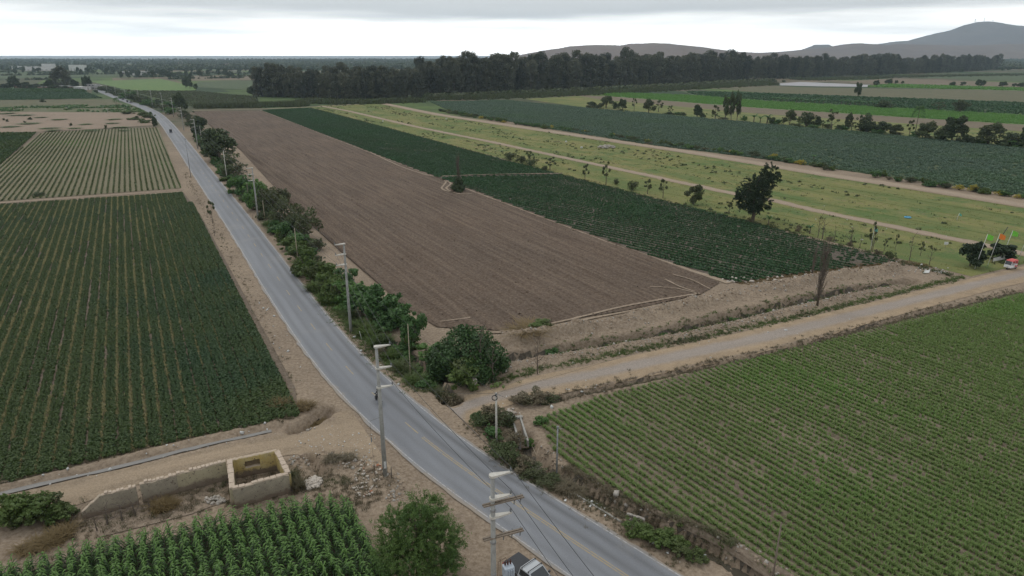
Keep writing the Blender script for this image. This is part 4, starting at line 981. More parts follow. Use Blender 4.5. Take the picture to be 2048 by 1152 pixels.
def unit_grass(n, m, seed, w=.05):
    r = np.random.default_rng(seed); V = []; F = []; b = 0
    for i in range(14):
        v, f = tuft(n // 14, .8, w, r, .8, 2, .05); a = r.uniform(0, 6.28); q = .42 * math.sqrt(r.uniform()); v = v * (1.1 - q * .8); v[:, 0] += math.cos(a) * q; v[:, 1] += math.sin(a) * q
        V.append(v); F.append(f + b); b += len(v)
    return None, mesh_of('blades', np.concatenate(V), np.concatenate(F), [mat[m]])
def unit_banana(seed):
    r = np.random.default_rng(seed); mb = MB().tube([(0, 0, -.05), (.02, 0, .3), (0, .02, .55)], [.06, .05, .035], 7); V = []; F = []
    for i in range(9):
        a = i * 2.4 + r.uniform(0, .5); l = r.uniform(.45, .62); up = r.uniform(.9, 1.8); d = np.array([math.cos(a), math.sin(a), 0]); S = np.array([-math.sin(a), math.cos(a), 0]); k = len(V)
        for f, w in ((0, .02), (.25, .12), (.55, .15), (.8, .11), (1., .01)):
            c = np.array([0, 0, .42]) + d * l * .85 * f + np.array([0, 0, l * (up * f - .75 * up * f * f)]); V += [c - S * w / 2 - np.array([0, 0, .03 * (w > .05)]), c, c + S * w / 2 - np.array([0, 0, .03 * (w > .05)])]
        for s in range(4): q = k + 3 * s; F += [(q, q + 1, q + 4, q + 3), (q + 1, q + 2, q + 5, q + 4)]
    return mb.mesh('stem', mat['bark']), mesh_of('leaf_crown', V, np.array(F), [mat['banana']])
def unit_palm(seed):
    r = np.random.default_rng(seed); mb = MB().tube([(0, 0, -.02), (.01, 0, .35), (.0, .01, .72)], [.025, .017, .014], 7); V = []; F = []
    for i in range(17):
        a = i * 2.4; l = r.uniform(.24, .32); up = r.uniform(.3, 2.); d = np.array([math.cos(a), math.sin(a), 0]); S = np.array([-math.sin(a), math.cos(a), 0])
        for j in range(9):
            f = (j + 1) / 9; c = np.array([0, 0, .72]) + d * l * f + np.array([0, 0, l * (up * f - (up + .6) * f * f)])
            for sg in (-1, 1):
                e = c + S * sg * .09 * (1.1 - f * .6) + d * .05 - np.array([0, 0, .05]); k = len(V); V += [c, c + d * .022, e + d * .01, e]; F.append((k, k + 1, k + 2, k + 3))
    return mb.mesh('trunk', mat['bark'], True), mesh_of('crown', V, np.array(F), [mat['broad']])
KIND = {
    'broad': [unit_shrub(1700, .062, 'broad', 300 + k, 7) for k in range(3)], 'dark': [unit_shrub(1800, .05, 'dark', 310 + k, 7) for k in range(3)],
    'olive': [unit_shrub(1700, .045, 'olive', 320 + k, 7) for k in range(3)], 'grey': [unit_shrub(1300, .05, 'grey', 330 + k, 6) for k in range(3)],
    'green': [unit_shrub(1700, .05, 'grass', 340 + k, 6, aspect=2.2) for k in range(2)],
    'tree': [unit_tree(2400, .055, 'dark', 350 + k) for k in range(3)], 'oliv_tree': [unit_tree(2200, .05, 'olive', 360 + k) for k in range(3)],
    'leaf_tree': [unit_tree(1900, .07, 'conifer', 370 + k, clear=.15) for k in range(2)],
    'sparse': [unit_sparse(420, .06, 'olive', 380 + k) for k in range(4)], 'bare': [unit_sparse(0, .05, 'grey', 390 + k) for k in range(3)],
    'grass': [unit_grass(420, 'grass', 400 + k) for k in range(2)], 'straw': [unit_grass(380, 'straw', 410 + k, .03) for k in range(2)], 'weed': [unit_grass(380, 'grey', 415, .04)],
    'banana': [unit_banana(420 + k) for k in range(2)], 'palm': [unit_palm(430)],
    'yellow': [unit_shrub(900, .05, 'yellow', 440, 6)],
}
NAMES = {'broad': ('shrub', 'shrub', ('stem', 'foliage')), 'dark': ('shrub', 'shrub', ('stem', 'foliage')), 'olive': ('shrub', 'shrub', ('stem', 'foliage')), 'grey': ('dry_shrub', 'shrub', ('stem', 'foliage')), 'green': ('shrub', 'shrub', ('stem', 'foliage')),
         'tree': ('tree', 'tree', ('trunk', 'crown')), 'oliv_tree': ('tree', 'tree', ('trunk', 'crown')), 'leaf_tree': ('tree', 'tree', ('trunk', 'crown')), 'sparse': ('thin_tree', 'tree', ('trunk', 'crown')), 'bare': ('bare_tree', 'tree', ('trunk', 'crown')),
         'grass': ('grass_clump', 'grass', ('stem', 'blades')), 'straw': ('straw_clump', 'grass', ('stem', 'blades')), 'weed': ('weed_clump', 'weeds', ('stem', 'blades')), 'banana': ('banana_plant', 'banana', ('stem', 'leaf_crown')), 'palm': ('palm_tree', 'palm', ('trunk', 'crown')), 'yellow': ('flowering_shrub', 'shrub', ('stem', 'foliage'))}
def plant(px, py, ty, w, kind, label, group=None, h=None):
    p = G(px, py); h = h if h else max(.35, top_height(px, py, ty)); wm = width_m(px, py, w) * 1.05; nm, cat, parts = NAMES[kind]
    pr = KIND[kind][int(rng.integers(len(KIND[kind])))]
    if pr[1] is None: pr = (pr[0], None)
    return place(pr, nm, (p[0], p[1], hz(*p) - .03), (wm, wm, h), float(rng.uniform(0, 6.28)), label, cat, group, parts)
# hedge between the road and the ploughed field
HG = 'plants of the hedge along the road'
for a in [(440, 322, 262, 78), (402, 277, 236, 46), (362, 224, 188, 32)]:
    plant(*a, 'tree', 'large dark round tree in the hedge beside the concrete poles', HG)
for a in [(372, 236, 214, 30), (385, 252, 228, 30), (418, 292, 262, 30), (455, 335, 300, 45), (430, 318, 296, 30), (470, 352, 318, 50), (545, 428, 362, 60), (580, 450, 385, 70), (605, 478, 408, 70), (600, 455, 420, 70), (560, 405, 366, 50), (530, 415, 372, 40), (634, 500, 470, 40)]:
    plant(*a, 'olive', 'dull olive shrub in the hedge between road and ploughed field', HG)
for a in [(490, 388, 332, 52), (515, 402, 352, 48), (505, 420, 375, 34), (575, 478, 432, 52), (556, 468, 440, 40), (598, 492, 452, 56), (700, 600, 545, 66), (725, 622, 560, 74), (760, 640, 565, 84), (800, 655, 598, 66), (740, 630, 590, 60), (690, 575, 530, 56), (775, 655, 610, 70), (825, 690, 618, 52), (812, 700, 660, 54), (795, 708, 672, 40), (868, 722, 680, 64), (845, 745, 720, 34), (850, 768, 738, 46)]:
    plant(*a, 'broad', 'bright broad-leaved shrub in the hedge between road and ploughed field', HG)
for a in [(620, 548, 492, 66), (640, 565, 505, 70), (655, 585, 530, 72), (668, 602, 552, 60), (600, 520, 488, 50), (583, 500, 472, 46), (612, 532, 505, 40), (650, 560, 520, 60)]:
    plant(*a, 'green', 'light green bushy weeds spilling from the hedge to the shoulder', HG)
for a in [(470, 385, 372, 26), (487, 402, 388, 26), (545, 462, 448, 36), (610, 530, 512, 40), (540, 450, 436, 30), (735, 668, 640, 44), (760, 690, 655, 44), (715, 650, 628, 36), (450, 362, 350, 20), (690, 625, 600, 46), (660, 605, 578, 40), (635, 580, 556, 40), (780, 715, 690, 36), (803, 735, 712, 40), (833, 760, 742, 40), (860, 778, 758, 44), (815, 742, 722, 34)]:
    plant(*a, 'grass', 'low grass clump at the foot of the road hedge', HG)
for a in [(880, 788, 766, 42), (905, 797, 765, 48), (895, 785, 755, 40), (760, 712, 690, 34)]:
    plant(*a, 'grey', 'dry grey-brown shrub at the mouth of the hedge ditch', HG)
for i, (x, y, t) in enumerate([(230, 188, 174), (243, 192, 176), (256, 197, 180), (268, 201, 184), (282, 206, 188), (297, 210, 193), (312, 215, 200), (328, 220, 205), (340, 228, 212), (219, 184, 171), (208, 181, 169), (262, 193, 180), (290, 201, 189), (275, 199, 186), (345, 215, 200), (320, 205, 196)]):
    plant(x, y, t, 30, ('dark', 'olive', 'broad')[i % 3], ('dark', 'olive', 'green')[i % 3] + ' shrub of the far hedge at the road bend', 'shrubs of the far hedge')
C = resample(catmull([G(*p) for p in [(392, 268), (415, 300), (455, 352), (500, 400), (545, 440), (590, 488), (625, 528), (665, 575), (715, 625), (770, 668), (815, 705), (860, 745)]], 6), 2.6); T_, N_ = frame(C)
for i, c in enumerate(C):
    q = c + N_[i] * rng.uniform(-1.5, 2.2); kk = rng.choice(['broad', 'olive', 'green', 'dark'], p=[.38, .25, .22, .15]); w = rng.uniform(2.4, 4.6); h = rng.uniform(1.2, 3.2); nm, cat, parts = NAMES[kk]
    place(KIND[kk][int(rng.integers(len(KIND[kk])))], nm, (q[0], q[1], hz(*q) - .05), (w, w, h), rng.uniform(0, 6), {'broad': 'leafy green', 'olive': 'dull olive', 'green': 'pale green', 'dark': 'dark'}[kk] + ' undergrowth shrub filling the hedge along the ploughed field', cat, HG, parts)
# the great broad-leaved tree at the corner
def big_tree(px, py, ty, w, n, size, m, label, name, seed, blobs, aspect=1.6, jitter=.8, droop=0., trunk='bark', clear=.1, shell=.5, sprays=False):
    p = G(px, py); h = top_height(px, py, ty); wm = width_m(px, py, w); r = np.random.default_rng(seed)
    mb, tips = limb_tree(r, h * .8, .03 * h, 8, wm * .33, clear, .9, 2); t = thing(name, label, 'tree', (p[0], p[1], hz(*p) - .05))
    bl = [(x * wm, y * wm, z * h, a * wm, b * wm, c * h) for x, y, z, a, b, c in blobs]
    mb.build('trunk', mat[trunk], t, True); 
    if sprays:
        P, d = blob_points(bl, n, r, .55); k = 42; ln = sprays * r.uniform(.5, 1.15, n)[:, None, None]; f = r.uniform(0, 1, (n, k, 1)); up = np.array([0, 0, 1.])
        ax = d * .75 + up * .55 + r.normal(0, .3, d.shape); Q = P[:, None] + ax[:, None] * ln * f - up * ln * .55 * f * f + r.normal(0, .07, (n, k, 3)) * (.4 + f)
        V, F = leaves(Q.reshape(-1, 3), np.repeat(d, k, 0), size, r, .3, aspect, 1.2); link('crown', mesh_of('crown', V, F, [mat[m]]), t); return t
    link('crown', crown_mesh('crown', bl, n, size, mat[m], seed, droop, aspect, shell, jitter), t); return t
big_tree(935, 742, 636, 168, 11000, .27, 'fig', 'big rounded broad-leaved tree over the ditch at the side road', 'fig_tree', 51,
         [(0, 0, .55, .3, .3, .42), (-.28, .05, .36, .22, .22, .32), (.27, 0, .42, .22, .22, .36), (.05, -.25, .35, .28, .2, .3), (-.1, .2, .5, .28, .22, .4), (-.38, -.05, .2, .14, .15, .18), (.4, .05, .22, .12, .15, .2), (.12, .1, .75, .2, .2, .22), (-.2, -.2, .62, .12, .12, .14), (.3, -.15, .62, .13, .12, .14), (-.34, .1, .5, .1, .12, .12), (.02, -.32, .52, .13, .1, .12), (.2, -.28, .3, .16, .12, .16), (-.42, .12, .32, .1, .1, .12), (.42, -.1, .44, .1, .1, .12), (-.05, .1, .92, .1, .1, .1)], shell=.4)
plant(935, 775, 715, 80, 'green', 'dark green bush below the big broad-leaved tree', None); plant(962, 755, 655, 60, 'bare', 'bare grey tree in front of the big broad-leaved tree')
plant(1075, 748, 672, 40, 'bare', 'small bare tree standing at the edge of the dirt side road'); plant(985, 765, 700, 40, 'bare', 'grey leafless bush beside the white stone marker')
plant(1108, 700, 676, 46, 'broad', 'small green bush in the ditch right of the big tree'); plant(1050, 672, 655, 80, 'straw', 'yellowed weeds on the bank behind the big tree'); plant(1085, 668, 656, 50, 'green', 'low green weeds on the bank top by the field')
big_tree(838, 1160, 1006, 164, 1500, .05, 'feather', 'large feathery green shrub tree at the roadside beside the maize', 'feathery_tree', 52,
         [(0, 0, .6, .26, .26, .33), (-.26, .1, .55, .2, .2, .27), (.24, -.02, .45, .24, .22, .3), (.1, .2, .68, .22, .2, .24), (-.08, -.25, .4, .28, .2, .28), (.3, .2, .35, .18, .18, .24), (-.32, -.1, .3, .16, .16, .22), (.36, -.2, .25, .14, .14, .2)], aspect=4.5, sprays=1.)
big_tree(1505, 441, 331, 84, 900, .13, 'conifer', 'tall dark leaning casuarina tree at the edge of the row crop', 'casuarina_tree', 53,
         [(-.12, 0, .36, .3, .26, .15), (.1, 0, .34, .28, .24, .13), (-.16, 0, .52, .26, .22, .13), (.08, 0, .58, .26, .22, .14), (.2, 0, .74, .22, .18, .12), (.3, 0, .9, .17, .15, .1), (-.02, 0, .7, .18, .16, .1), (.42, 0, .76, .14, .12, .06), (-.3, 0, .46, .14, .14, .07), (0, 0, .24, .16, .14, .1)], aspect=4.5, sprays=1.1)
# bare columnar poplars
def poplar(px, py, ty, label, n, sp, seed, ivy=False):
    p = G(px, py); h = top_height(px, py, ty); r = np.random.default_rng(seed); mb = MB(); t = thing('bare_poplar', label, 'tree', (p[0], p[1], hz(*p) - .05))
    MB().tube([(0, 0, -.1), (.1, 0, h * .5), (.35, 0, h)], [.2, .11, .03], 7).build('trunk', mat['bark'], t, True)
    for i in range(n):
        z = h * r.uniform(.06, .75); a = r.uniform(0, 6.28); l = h * r.uniform(.15, .35); q = sp * r.uniform(.4, 1.2)
        mb.tube([(.35 * (z / h) ** 2, 0, z), (math.cos(a) * q * .7, math.sin(a) * q * .7, z + l * .4), (math.cos(a) * q + .2, math.sin(a) * q, z + l)], [.04, .026, .008], 4)
    mb.build('branches', mat['twig'], t)
    if ivy:
        w = 1.7; bl = [(0, 0, 1.0, w * 1.25, w * 1.2, 1.0), (-.3, 0, 2.3, w * .75, w * .7, 1.3), (.5, .2, 2.6, w * .6, w * .7, 1.2), (0, 0, 3.6, w * .55, w * .5, .9)]; link('ivy', crown_mesh('ivy', bl, 2600, .3, mat['dark'], seed), t)
    return t
poplar(1634, 614, 478, 'bare columnar poplar standing on the earth bank', 130, .85, 61)
poplar(917, 382, 304, 'bare poplar rising from an ivy mound in the ploughed field', 110, .8, 62, True)
poplar(1622, 560, 495, 'thin bare poplar beside the taller one on the bank', 40, .4, 63)
plant(915, 383, 362, 34, 'dark', 'dark shrub round the foot of the ivy-clad poplar')
# plants between row crop and grass lots
BG = 'plants along the edge of the grass lots'
for a in [(1020, 320, 300, 26), (1042, 326, 306, 24), (1062, 333, 312, 26), (1090, 341, 328, 14), (1265, 380, 356, 24), (1783, 517, 502, 16), (1232, 369, 354, 12), (1775, 512, 500, 14)]:
    plant(*a, 'olive', 'small olive bush at the edge of the grass lots', BG)
for a in [(1100, 340, 316, 30), (1170, 362, 330, 20), (1212, 369, 330, 24), (1295, 388, 362, 26), (1326, 396, 360, 26), (1458, 428, 404, 22), (1060, 328, 304, 20), (1768, 502, 480, 14), (1742, 502, 452, 22), (1840, 512, 486, 18), (1790, 502, 470, 10)]:
    plant(*a, 'sparse', 'thin open-crowned young tree at the edge of the grass lots', BG)
plant(1388, 409, 372, 40, 'oliv_tree', 'round-crowned tree on a short trunk left of the casuarina')
for a in [(1645, 478, 438, 36), (1700, 492, 454, 34), (1745, 504, 458, 26), (1818, 522, 468, 24), (1858, 530, 494, 24), (1635, 476, 430, 24), (1668, 482, 452, 20), (1720, 496, 470, 20)]:
    plant(*a, 'bare', 'leafless grey thicket tree at the edge of the grass lots', BG)
for a in [(1537, 450, 424, 18), (1619, 468, 440, 20)]: plant(*a, 'banana', 'banana plant at the edge of the row crop by the casuarina', BG)
for a in [(1596, 464, 447, 16), (1660, 482, 470, 16), (1700, 492, 482, 14), (1500, 446, 434, 16), (1755, 508, 497, 20)]: plant(*a, 'grey', 'small dry shrub at the edge of the grass lots', BG)
plant(1940, 532, 487, 50, 'leaf_tree', 'dark leafy small tree left of the flagpole base'); plant(2000, 520, 490, 60, 'leaf_tree', 'dark leafy small tree behind the three-wheeler')
for i, (x, y) in enumerate([(1130, 694), (1165, 690), (1190, 686), (1225, 680), (1262, 674), (1290, 668), (1330, 660), (1360, 654), (1395, 646), (1430, 637), (1470, 628), (1510, 620), (1550, 611), (1590, 601), (1625, 594), (1670, 584), (1700, 580), (1740, 573), (1780, 568)]):
    plant(x, y, y - rng.uniform(9, 17), rng.uniform(18, 34), ('green', 'grey', 'broad', 'olive')[i % 4], ('light green', 'dry brown', 'leafy green', 'olive')[i % 4] + ' scrub growing in the ditch between the earth banks', 'scrub in the ditch')
# tree row along the far edge of the blue-green field
TR = 'trees of the row behind the blue-green field'
for i, (x, y, t, w) in enumerate([(1184, 215, 204, 26), (1212, 216, 193, 32), (1231, 218, 198, 16), (1245, 220, 200, 20), (1297, 226, 201, 28), (1366, 232, 221, 14), (1394, 235, 211, 24), (1579, 250, 222, 28), (1613, 253, 218, 38), (1635, 255, 234, 16), (1694, 261, 229, 18), (1731, 265, 215, 36), (1764, 267, 244, 44), (1849, 277, 246, 44), (1882, 281, 243, 40), (1903, 283, 236, 50), (1974, 289, 250, 56), (2023, 294, 258, 56), (2052, 297, 254, 40), (1790, 270, 250, 30), (1935, 286, 262, 34)]):
    plant(x, y, t, w, ('tree', 'oliv_tree', 'dark')[i % 3], ('dark tree', 'olive tree', 'dark bush')[i % 3] + ' in the row along the far edge of the blue-green field', TR)
for a in [(1268, 223, 198, 14), (1317, 224, 203, 24), (1430, 238, 213, 24), (1662, 259, 224, 30), (1818, 273, 242, 20), (1920, 284, 240, 26), (1340, 229, 212, 16)]: plant(*a, 'sparse', 'open thin tree in the row behind the blue-green field', TR)
for a in [(1507, 246, 220, 18), (1534, 247, 221, 22), (1520, 246, 226, 16), (1555, 249, 232, 14)]: plant(*a, 'banana', 'banana plant in the tree row behind the blue-green field', TR)
for i, (x, y, t) in enumerate([(1450, 241, 196), (1462, 241, 190), (1474, 241, 188)]): plant(x, y, t, 16, 'oliv_tree', 'slender tall tree of the leaning trio behind the blue-green field', TR)
for i, x in enumerate(range(1180, 2060, 17)):
    y = np.interp(x, [1180, 1287, 1412, 1524, 1729, 1903, 2060], [216, 225, 237, 247, 265, 282, 298]) + rng.uniform(-1.5, 1)
    if rng.uniform() < .75: plant(x + rng.uniform(-6, 6), y, y - rng.uniform(8, 24) * (x / 1900), rng.uniform(16, 34) * (x / 1900), ('olive', 'dark', 'broad', 'sparse')[i % 4], ('olive bush', 'dark leafy bush', 'green bush', 'thin bush')[i % 4] + ' of the row behind the blue-green field', TR)
plant(1829, 273, 196, 34, 'palm', 'tall coconut palm in the row behind the blue-green field')
plant(1715, 195, 167, 16, 'tree', 'lone narrow tree in the field before the plastic sheeting'); plant(1768, 217, 195, 36, 'dark', 'round dark bush beside the bright green strip'); plant(1919, 226, 201, 36, 'oliv_tree', 'round olive tree beside the bright green strip'); plant(1876, 222, 205, 36, 'sparse', 'open shrub thicket behind the bright green strip')
for x in list(range(1546, 1574, 9)) + list(range(1584, 1652, 9)) + list(range(1682, 1748, 9)):
    y = 204 + (x - 1546) * .042; plant(x, y, y - 13 - rng.uniform(0, 3), 12, 'banana', 'banana plant in the row behind the bright green strip', 'bananas behind the bright strip')
for x, y, t, w in [(1777, 169, 159, 18), (1792, 168, 161, 8), (1805, 168, 162, 8), (1905, 173, 164, 16), (1956, 174, 160, 14), (1966, 173, 161, 12), (2005, 174, 164, 18), (2041, 175, 166, 16), (1925, 172, 164, 12), (2028, 174, 167, 10), (1752, 172, 161, 14)]:
    plant(x, y, t, w, 'tree', 'small dark tree along the far brown strip', 'trees of the far brown strip')
# hedge of the wide dirt track
TH = 'shrubs along the wide dirt track'
C = resample(catmull([G(*p) for p in [(880, 222), (1012, 245), (1187, 268), (1300, 287), (1524, 316), (1649, 337), (1836, 366), (2048, 398)]], 6), 2.3)
for i, c in enumerate(C):
    if vnoise(np.array([c[0]]), np.array([c[1]]), .05, 17, 2)[0] < .3: continue
    q = c + rng.normal(0, 1.3, 2); kk = rng.choice(['broad', 'olive', 'green', 'grey', 'yellow', 'dark'], p=[.34, .14, .24, .08, .13, .07]); nm, cat, parts = NAMES[kk]; w = rng.uniform(2.4, 5.); h = rng.uniform(1.3, 2.8)
    lb = {'broad': 'green leafy', 'olive': 'olive', 'green': 'light green', 'grey': 'dry brown', 'yellow': 'yellow-flowered', 'dark': 'dark green'}[kk]
    place(KIND[kk][int(rng.integers(len(KIND[kk])))], nm, (q[0], q[1], 0), (w, w, h), rng.uniform(0, 6), lb + ' shrub between the wide dirt track and blue-green field', cat, TH, parts)
plant(1627, 322, 303, 16, 'banana', 'lone banana plant beside the wide dirt track')
# right-hand corner and roadside verge
CV = 'shrubs round the culvert at the corner'
for a in [(962, 850, 822, 50), (985, 842, 812, 60), (1010, 850, 818, 56), (1045, 805, 785, 58), (1075, 800, 778, 60), (1098, 797, 780, 46), (1025, 890, 858, 50), (1000, 910, 876, 60), (1020, 925, 890, 60), (1045, 938, 912, 56), (1070, 952, 930, 60), (1098, 965, 944, 56)]:
    plant(*a, 'grey' if a[0] % 2 else 'olive', 'low dull shrub by the culvert at the mouth of the side road', CV)
for a in [(985, 872, 845, 40), (1055, 880, 850, 24), (955, 838, 825, 30), (1080, 848, 832, 30)]: plant(*a, 'broad', 'green leafy plant by the culvert at the side road', CV)
for a in [(1275, 1065, 1040, 60), (1305, 1078, 1052, 62), (1338, 1092, 1066, 62), (1366, 1104, 1080, 56), (1120, 975, 955, 50), (1150, 985, 968, 40), (1395, 1118, 1100, 46)]:
    plant(*a, 'weed' if a[0] < 1270 else 'green', 'low weeds on the verge between road and canal', 'verge weeds by the canal')
# bottom left corner hedge and dry brush by the ruin
for a in [(15, 1046, 990, 90), (58, 1044, 992, 90), (100, 1040, 996, 84), (135, 1032, 1002, 60)]: plant(*a, 'green', 'thick green bush of the hedge left of the ruin', 'bushes of the hedge left of the ruin')
for a in [(215, 1050, 1012, 70), (245, 1042, 1008, 70), (270, 1032, 1002, 60), (300, 1022, 996, 50), (195, 1062, 1034, 50)]: plant(*a, 'bare', 'heap of leafless brush before the ruined wall', 'dry brush before the ruin')
for a in [(318, 1020, 996, 46), (338, 1012, 994, 40), (130, 1068, 1050, 50), (100, 1082, 1066, 60), (60, 1096, 1082, 60)]: plant(*a, 'straw', 'golden dry grass before the ruined wall', 'dry grass before the ruin')
for a in [(598, 980, 942, 30), (590, 960, 932, 26), (665, 925, 912, 34), (700, 922, 912, 30), (565, 812, 790, 40), (610, 815, 800, 40), (630, 830, 818, 36)]:
    plant(*a, 'weed' if a[1] > 900 else 'straw', 'dry weeds on the rubble ground right of the ruin' if a[1] > 900 else 'dry weeds over the sinkhole at the field corner', 'dry weeds near the pole')
# left of the road
plant(426, 447, 404, 20, 'sparse', 'small half-dead tree leaning over the left shoulder'); plant(430, 472, 448, 18, 'bare', 'bare thicket on the left shoulder below the half-dead tree')
for a in [(310, 252, 233, 12), (312, 256, 236, 10)]: plant(*a, 'tree', 'dark narrow tree at the left edge of the road bend', 'narrow trees at the bend')
for a in [(285, 232, 221, 26), (298, 236, 222, 22), (270, 240, 231, 26), (255, 228, 220, 30), (290, 246, 236, 24)]: plant(*a, 'green', 'green weedy bush left of the road bend', 'bushes left of the bend')
for a in [(15, 244, 236, 6), (8, 241, 235, 5), (60, 240, 232, 8), (50, 246, 240, 6), (142, 252, 244, 7), (212, 258, 248, 7), (86, 205, 194, 12), (78, 392, 383, 28)]: plant(*a, 'dark', 'single dark bush on the open ground left of the road', 'single bushes left of the road')
for x, y, w in [(20, 255, 30), (60, 248, 34), (100, 258, 30), (40, 232, 36), (120, 240, 24), (170, 250, 22), (185, 262, 30), (230, 240, 24), (225, 248, 22), (240, 256, 26), (80, 236, 20), (150, 258, 22), (250, 262, 22), (10, 228, 30), (110, 262, 26)]:
    plant(x, y, y - 4, w, 'grass', 'flat green weed patch on the reddish waste ground', 'weed patches on the waste ground')
plant(236, 219, 189, 14, 'palm', 'small palm at the left edge of the road bend'); plant(232, 215, 192, 12, 'palm', 'second small palm behind the first at the road bend')
# hamlet trees
place((EU[1][0], EU[1][1]), 'eucalyptus_tree', (*G(124, 177), 0), (1.25, 1.25, .8), .4, 'huge rounded dark tree above the hamlet', 'tree', None, ('trunk', 'crown'))
place((EU[3][0], EU[3][1]), 'eucalyptus_tree', (*G(136, 177), 0), (1.1, 1.1, .62), 1.4, 'dark tree right of the huge hamlet tree', 'tree', None, ('trunk', 'crown'))
place((EU[4][0], EU[4][1]), 'eucalyptus_tree', (*G(116, 176.5), 0), (1.1, 1.1, .7), 2.4, 'dark tree left of the huge hamlet tree', 'tree', None, ('trunk', 'crown'))
for x, y, t, w in [(10, 178, 168, 26), (30, 178, 154, 24), (48, 178, 165, 30), (70, 178, 168, 26), (92, 178, 166, 22), (100, 178, 160, 20), (150, 178, 160, 22), (20, 178, 166, 20), (170, 179, 156, 10), (180, 178, 155, 12), (176, 178, 153, 10), (62, 178, 170, 20), (110, 179, 170, 24), (130, 179, 172, 24), (158, 179, 172, 18), (193, 187, 180, 10), (372, 176, 156, 16), (380, 177, 158, 14), (392, 180, 168, 10), (375, 168, 152, 12), (507, 192, 172, 30)]:
    plant(x, y, t, w, 'tree', 'dark tree of the hamlet and lime field edges', 'trees round the hamlet')
# reeds along the foot of the grove and belt
r_ = np.random.default_rng(77)
def along(pts, w, n):
    C = resample(catmull([G(*p) for p in pts], 6), 1.); T, N = frame(C); i = r_.integers(0, len(C), n); return C[i] + N[i] * r_.normal(0, w, n)[:, None] + T[i] * r_.uniform(-.6, .6, n)[:, None]
P = np.concatenate([along([(610, 204), (700, 207), (840, 203)], 6, 1500), along([(850, 199), (980, 196), (1150, 189), (1270, 183), (1400, 176), (1540, 168)], 9, 3600), along([(395, 216), (500, 214), (612, 211)], 4, 1500), along([(1600, 160), (1700, 158), (1800, 154), (2048, 150)], 14, 1800)])
scatter('reeds', [(*tuft(22, 4.2, .7, r_, .5, 1, 1.0), 0), (*tuft(20, 3.4, .7, r_, .6, 1, 1.0), 0)], z3(P, 0), r_.uniform(.5, 1.15, len(P)), [mat['olive']], 'reeds and cane along the foot of the eucalyptus', 'reeds')
P = along([(850, 197), (1100, 186), (1400, 171), (1540, 163)], 8, 700); scatter('undergrowth', [(*clump(60, 2.6, 3.4, 1.3, 90), 0)], z3(P), r_.uniform(.6, 1.5, len(P)), [mat['olive']], 'shrubby undergrowth below the long eucalyptus belt', 'undergrowth')
# verge grass
def verge(pts, w, n, m, label, sc=1.): 
    P = along(pts, w, n); scatter('verge_grass', [(*tuft(14, .32, .05, r_, .9, 2, .14), 0)], z3(P, 0, True), sc * r_.uniform(.5, 1.3, len(P)), [mat[m]], label, 'grass')
verge([(370, 345), (395, 395), (440, 470), (520, 640), (560, 720), (600, 790)], .7, 600, 'grey', 'dry grass between bean field and left shoulder', .7)
verge([(1000, 764), (1075, 741), (1200, 714), (1312, 694), (1550, 643), (1812, 582), (1930, 553)], .5, 1500, 'grass', 'grass line between the ditch bank and the dirt side road')
verge([(1120, 795), (1312, 755), (1550, 703), (1812, 636), (2048, 582)], .7, 2000, 'grey', 'dry grass in the small ditch along the young maize')
verge([(1100, 702), (1200, 685), (1312, 667), (1420, 641), (1640, 591), (1800, 565)], .9, 2600, 'green' if 'green' in mat else 'grass', 'green weeds in the ditch between the banks', 1.2)
verge([(0, 966), (200, 916), (400, 870), (590, 834)], .35, 700, 'grey', 'dry weeds on the canal bank beside the bean field', .8)
verge([(960, 845), (1000, 880), (1050, 930), (1120, 970), (1290, 1060), (1400, 1115)], 1.1, 1300, 'grey', 'dry weeds along the right road verge', .8)
verge([(1130, 950), (1230, 1000), (1350, 1050), (1480, 1105)], .9, 1500, 'weed' if 'weed' in mat else 'grey', 'dry weeds on the canal bank beside the young maize')
verge([(640, 580), (720, 665), (790, 730), (860, 785)], 1.0, 2200, 'grass', 'grass along the foot of the road hedge')
verge([(100, 1060), (250, 1035), (400, 1000), (600, 960), (760, 1000)], 1.6, 1300, 'grey', 'dry weeds on the ground round the ruin', .8)
verge([(1480, 566), (1675, 537), (1800, 525), (1860, 535)], .7, 900, 'straw', 'pale dry weeds at the end of the dark row crop')
verge([(620, 216), (775, 257), (1012, 322), (1130, 352), (1324, 402), (1504, 446), (1636, 482), (1800, 524), (1900, 550)], .9, 2800, 'olive', 'dull weeds along the edge of the grass lots', 1.5)

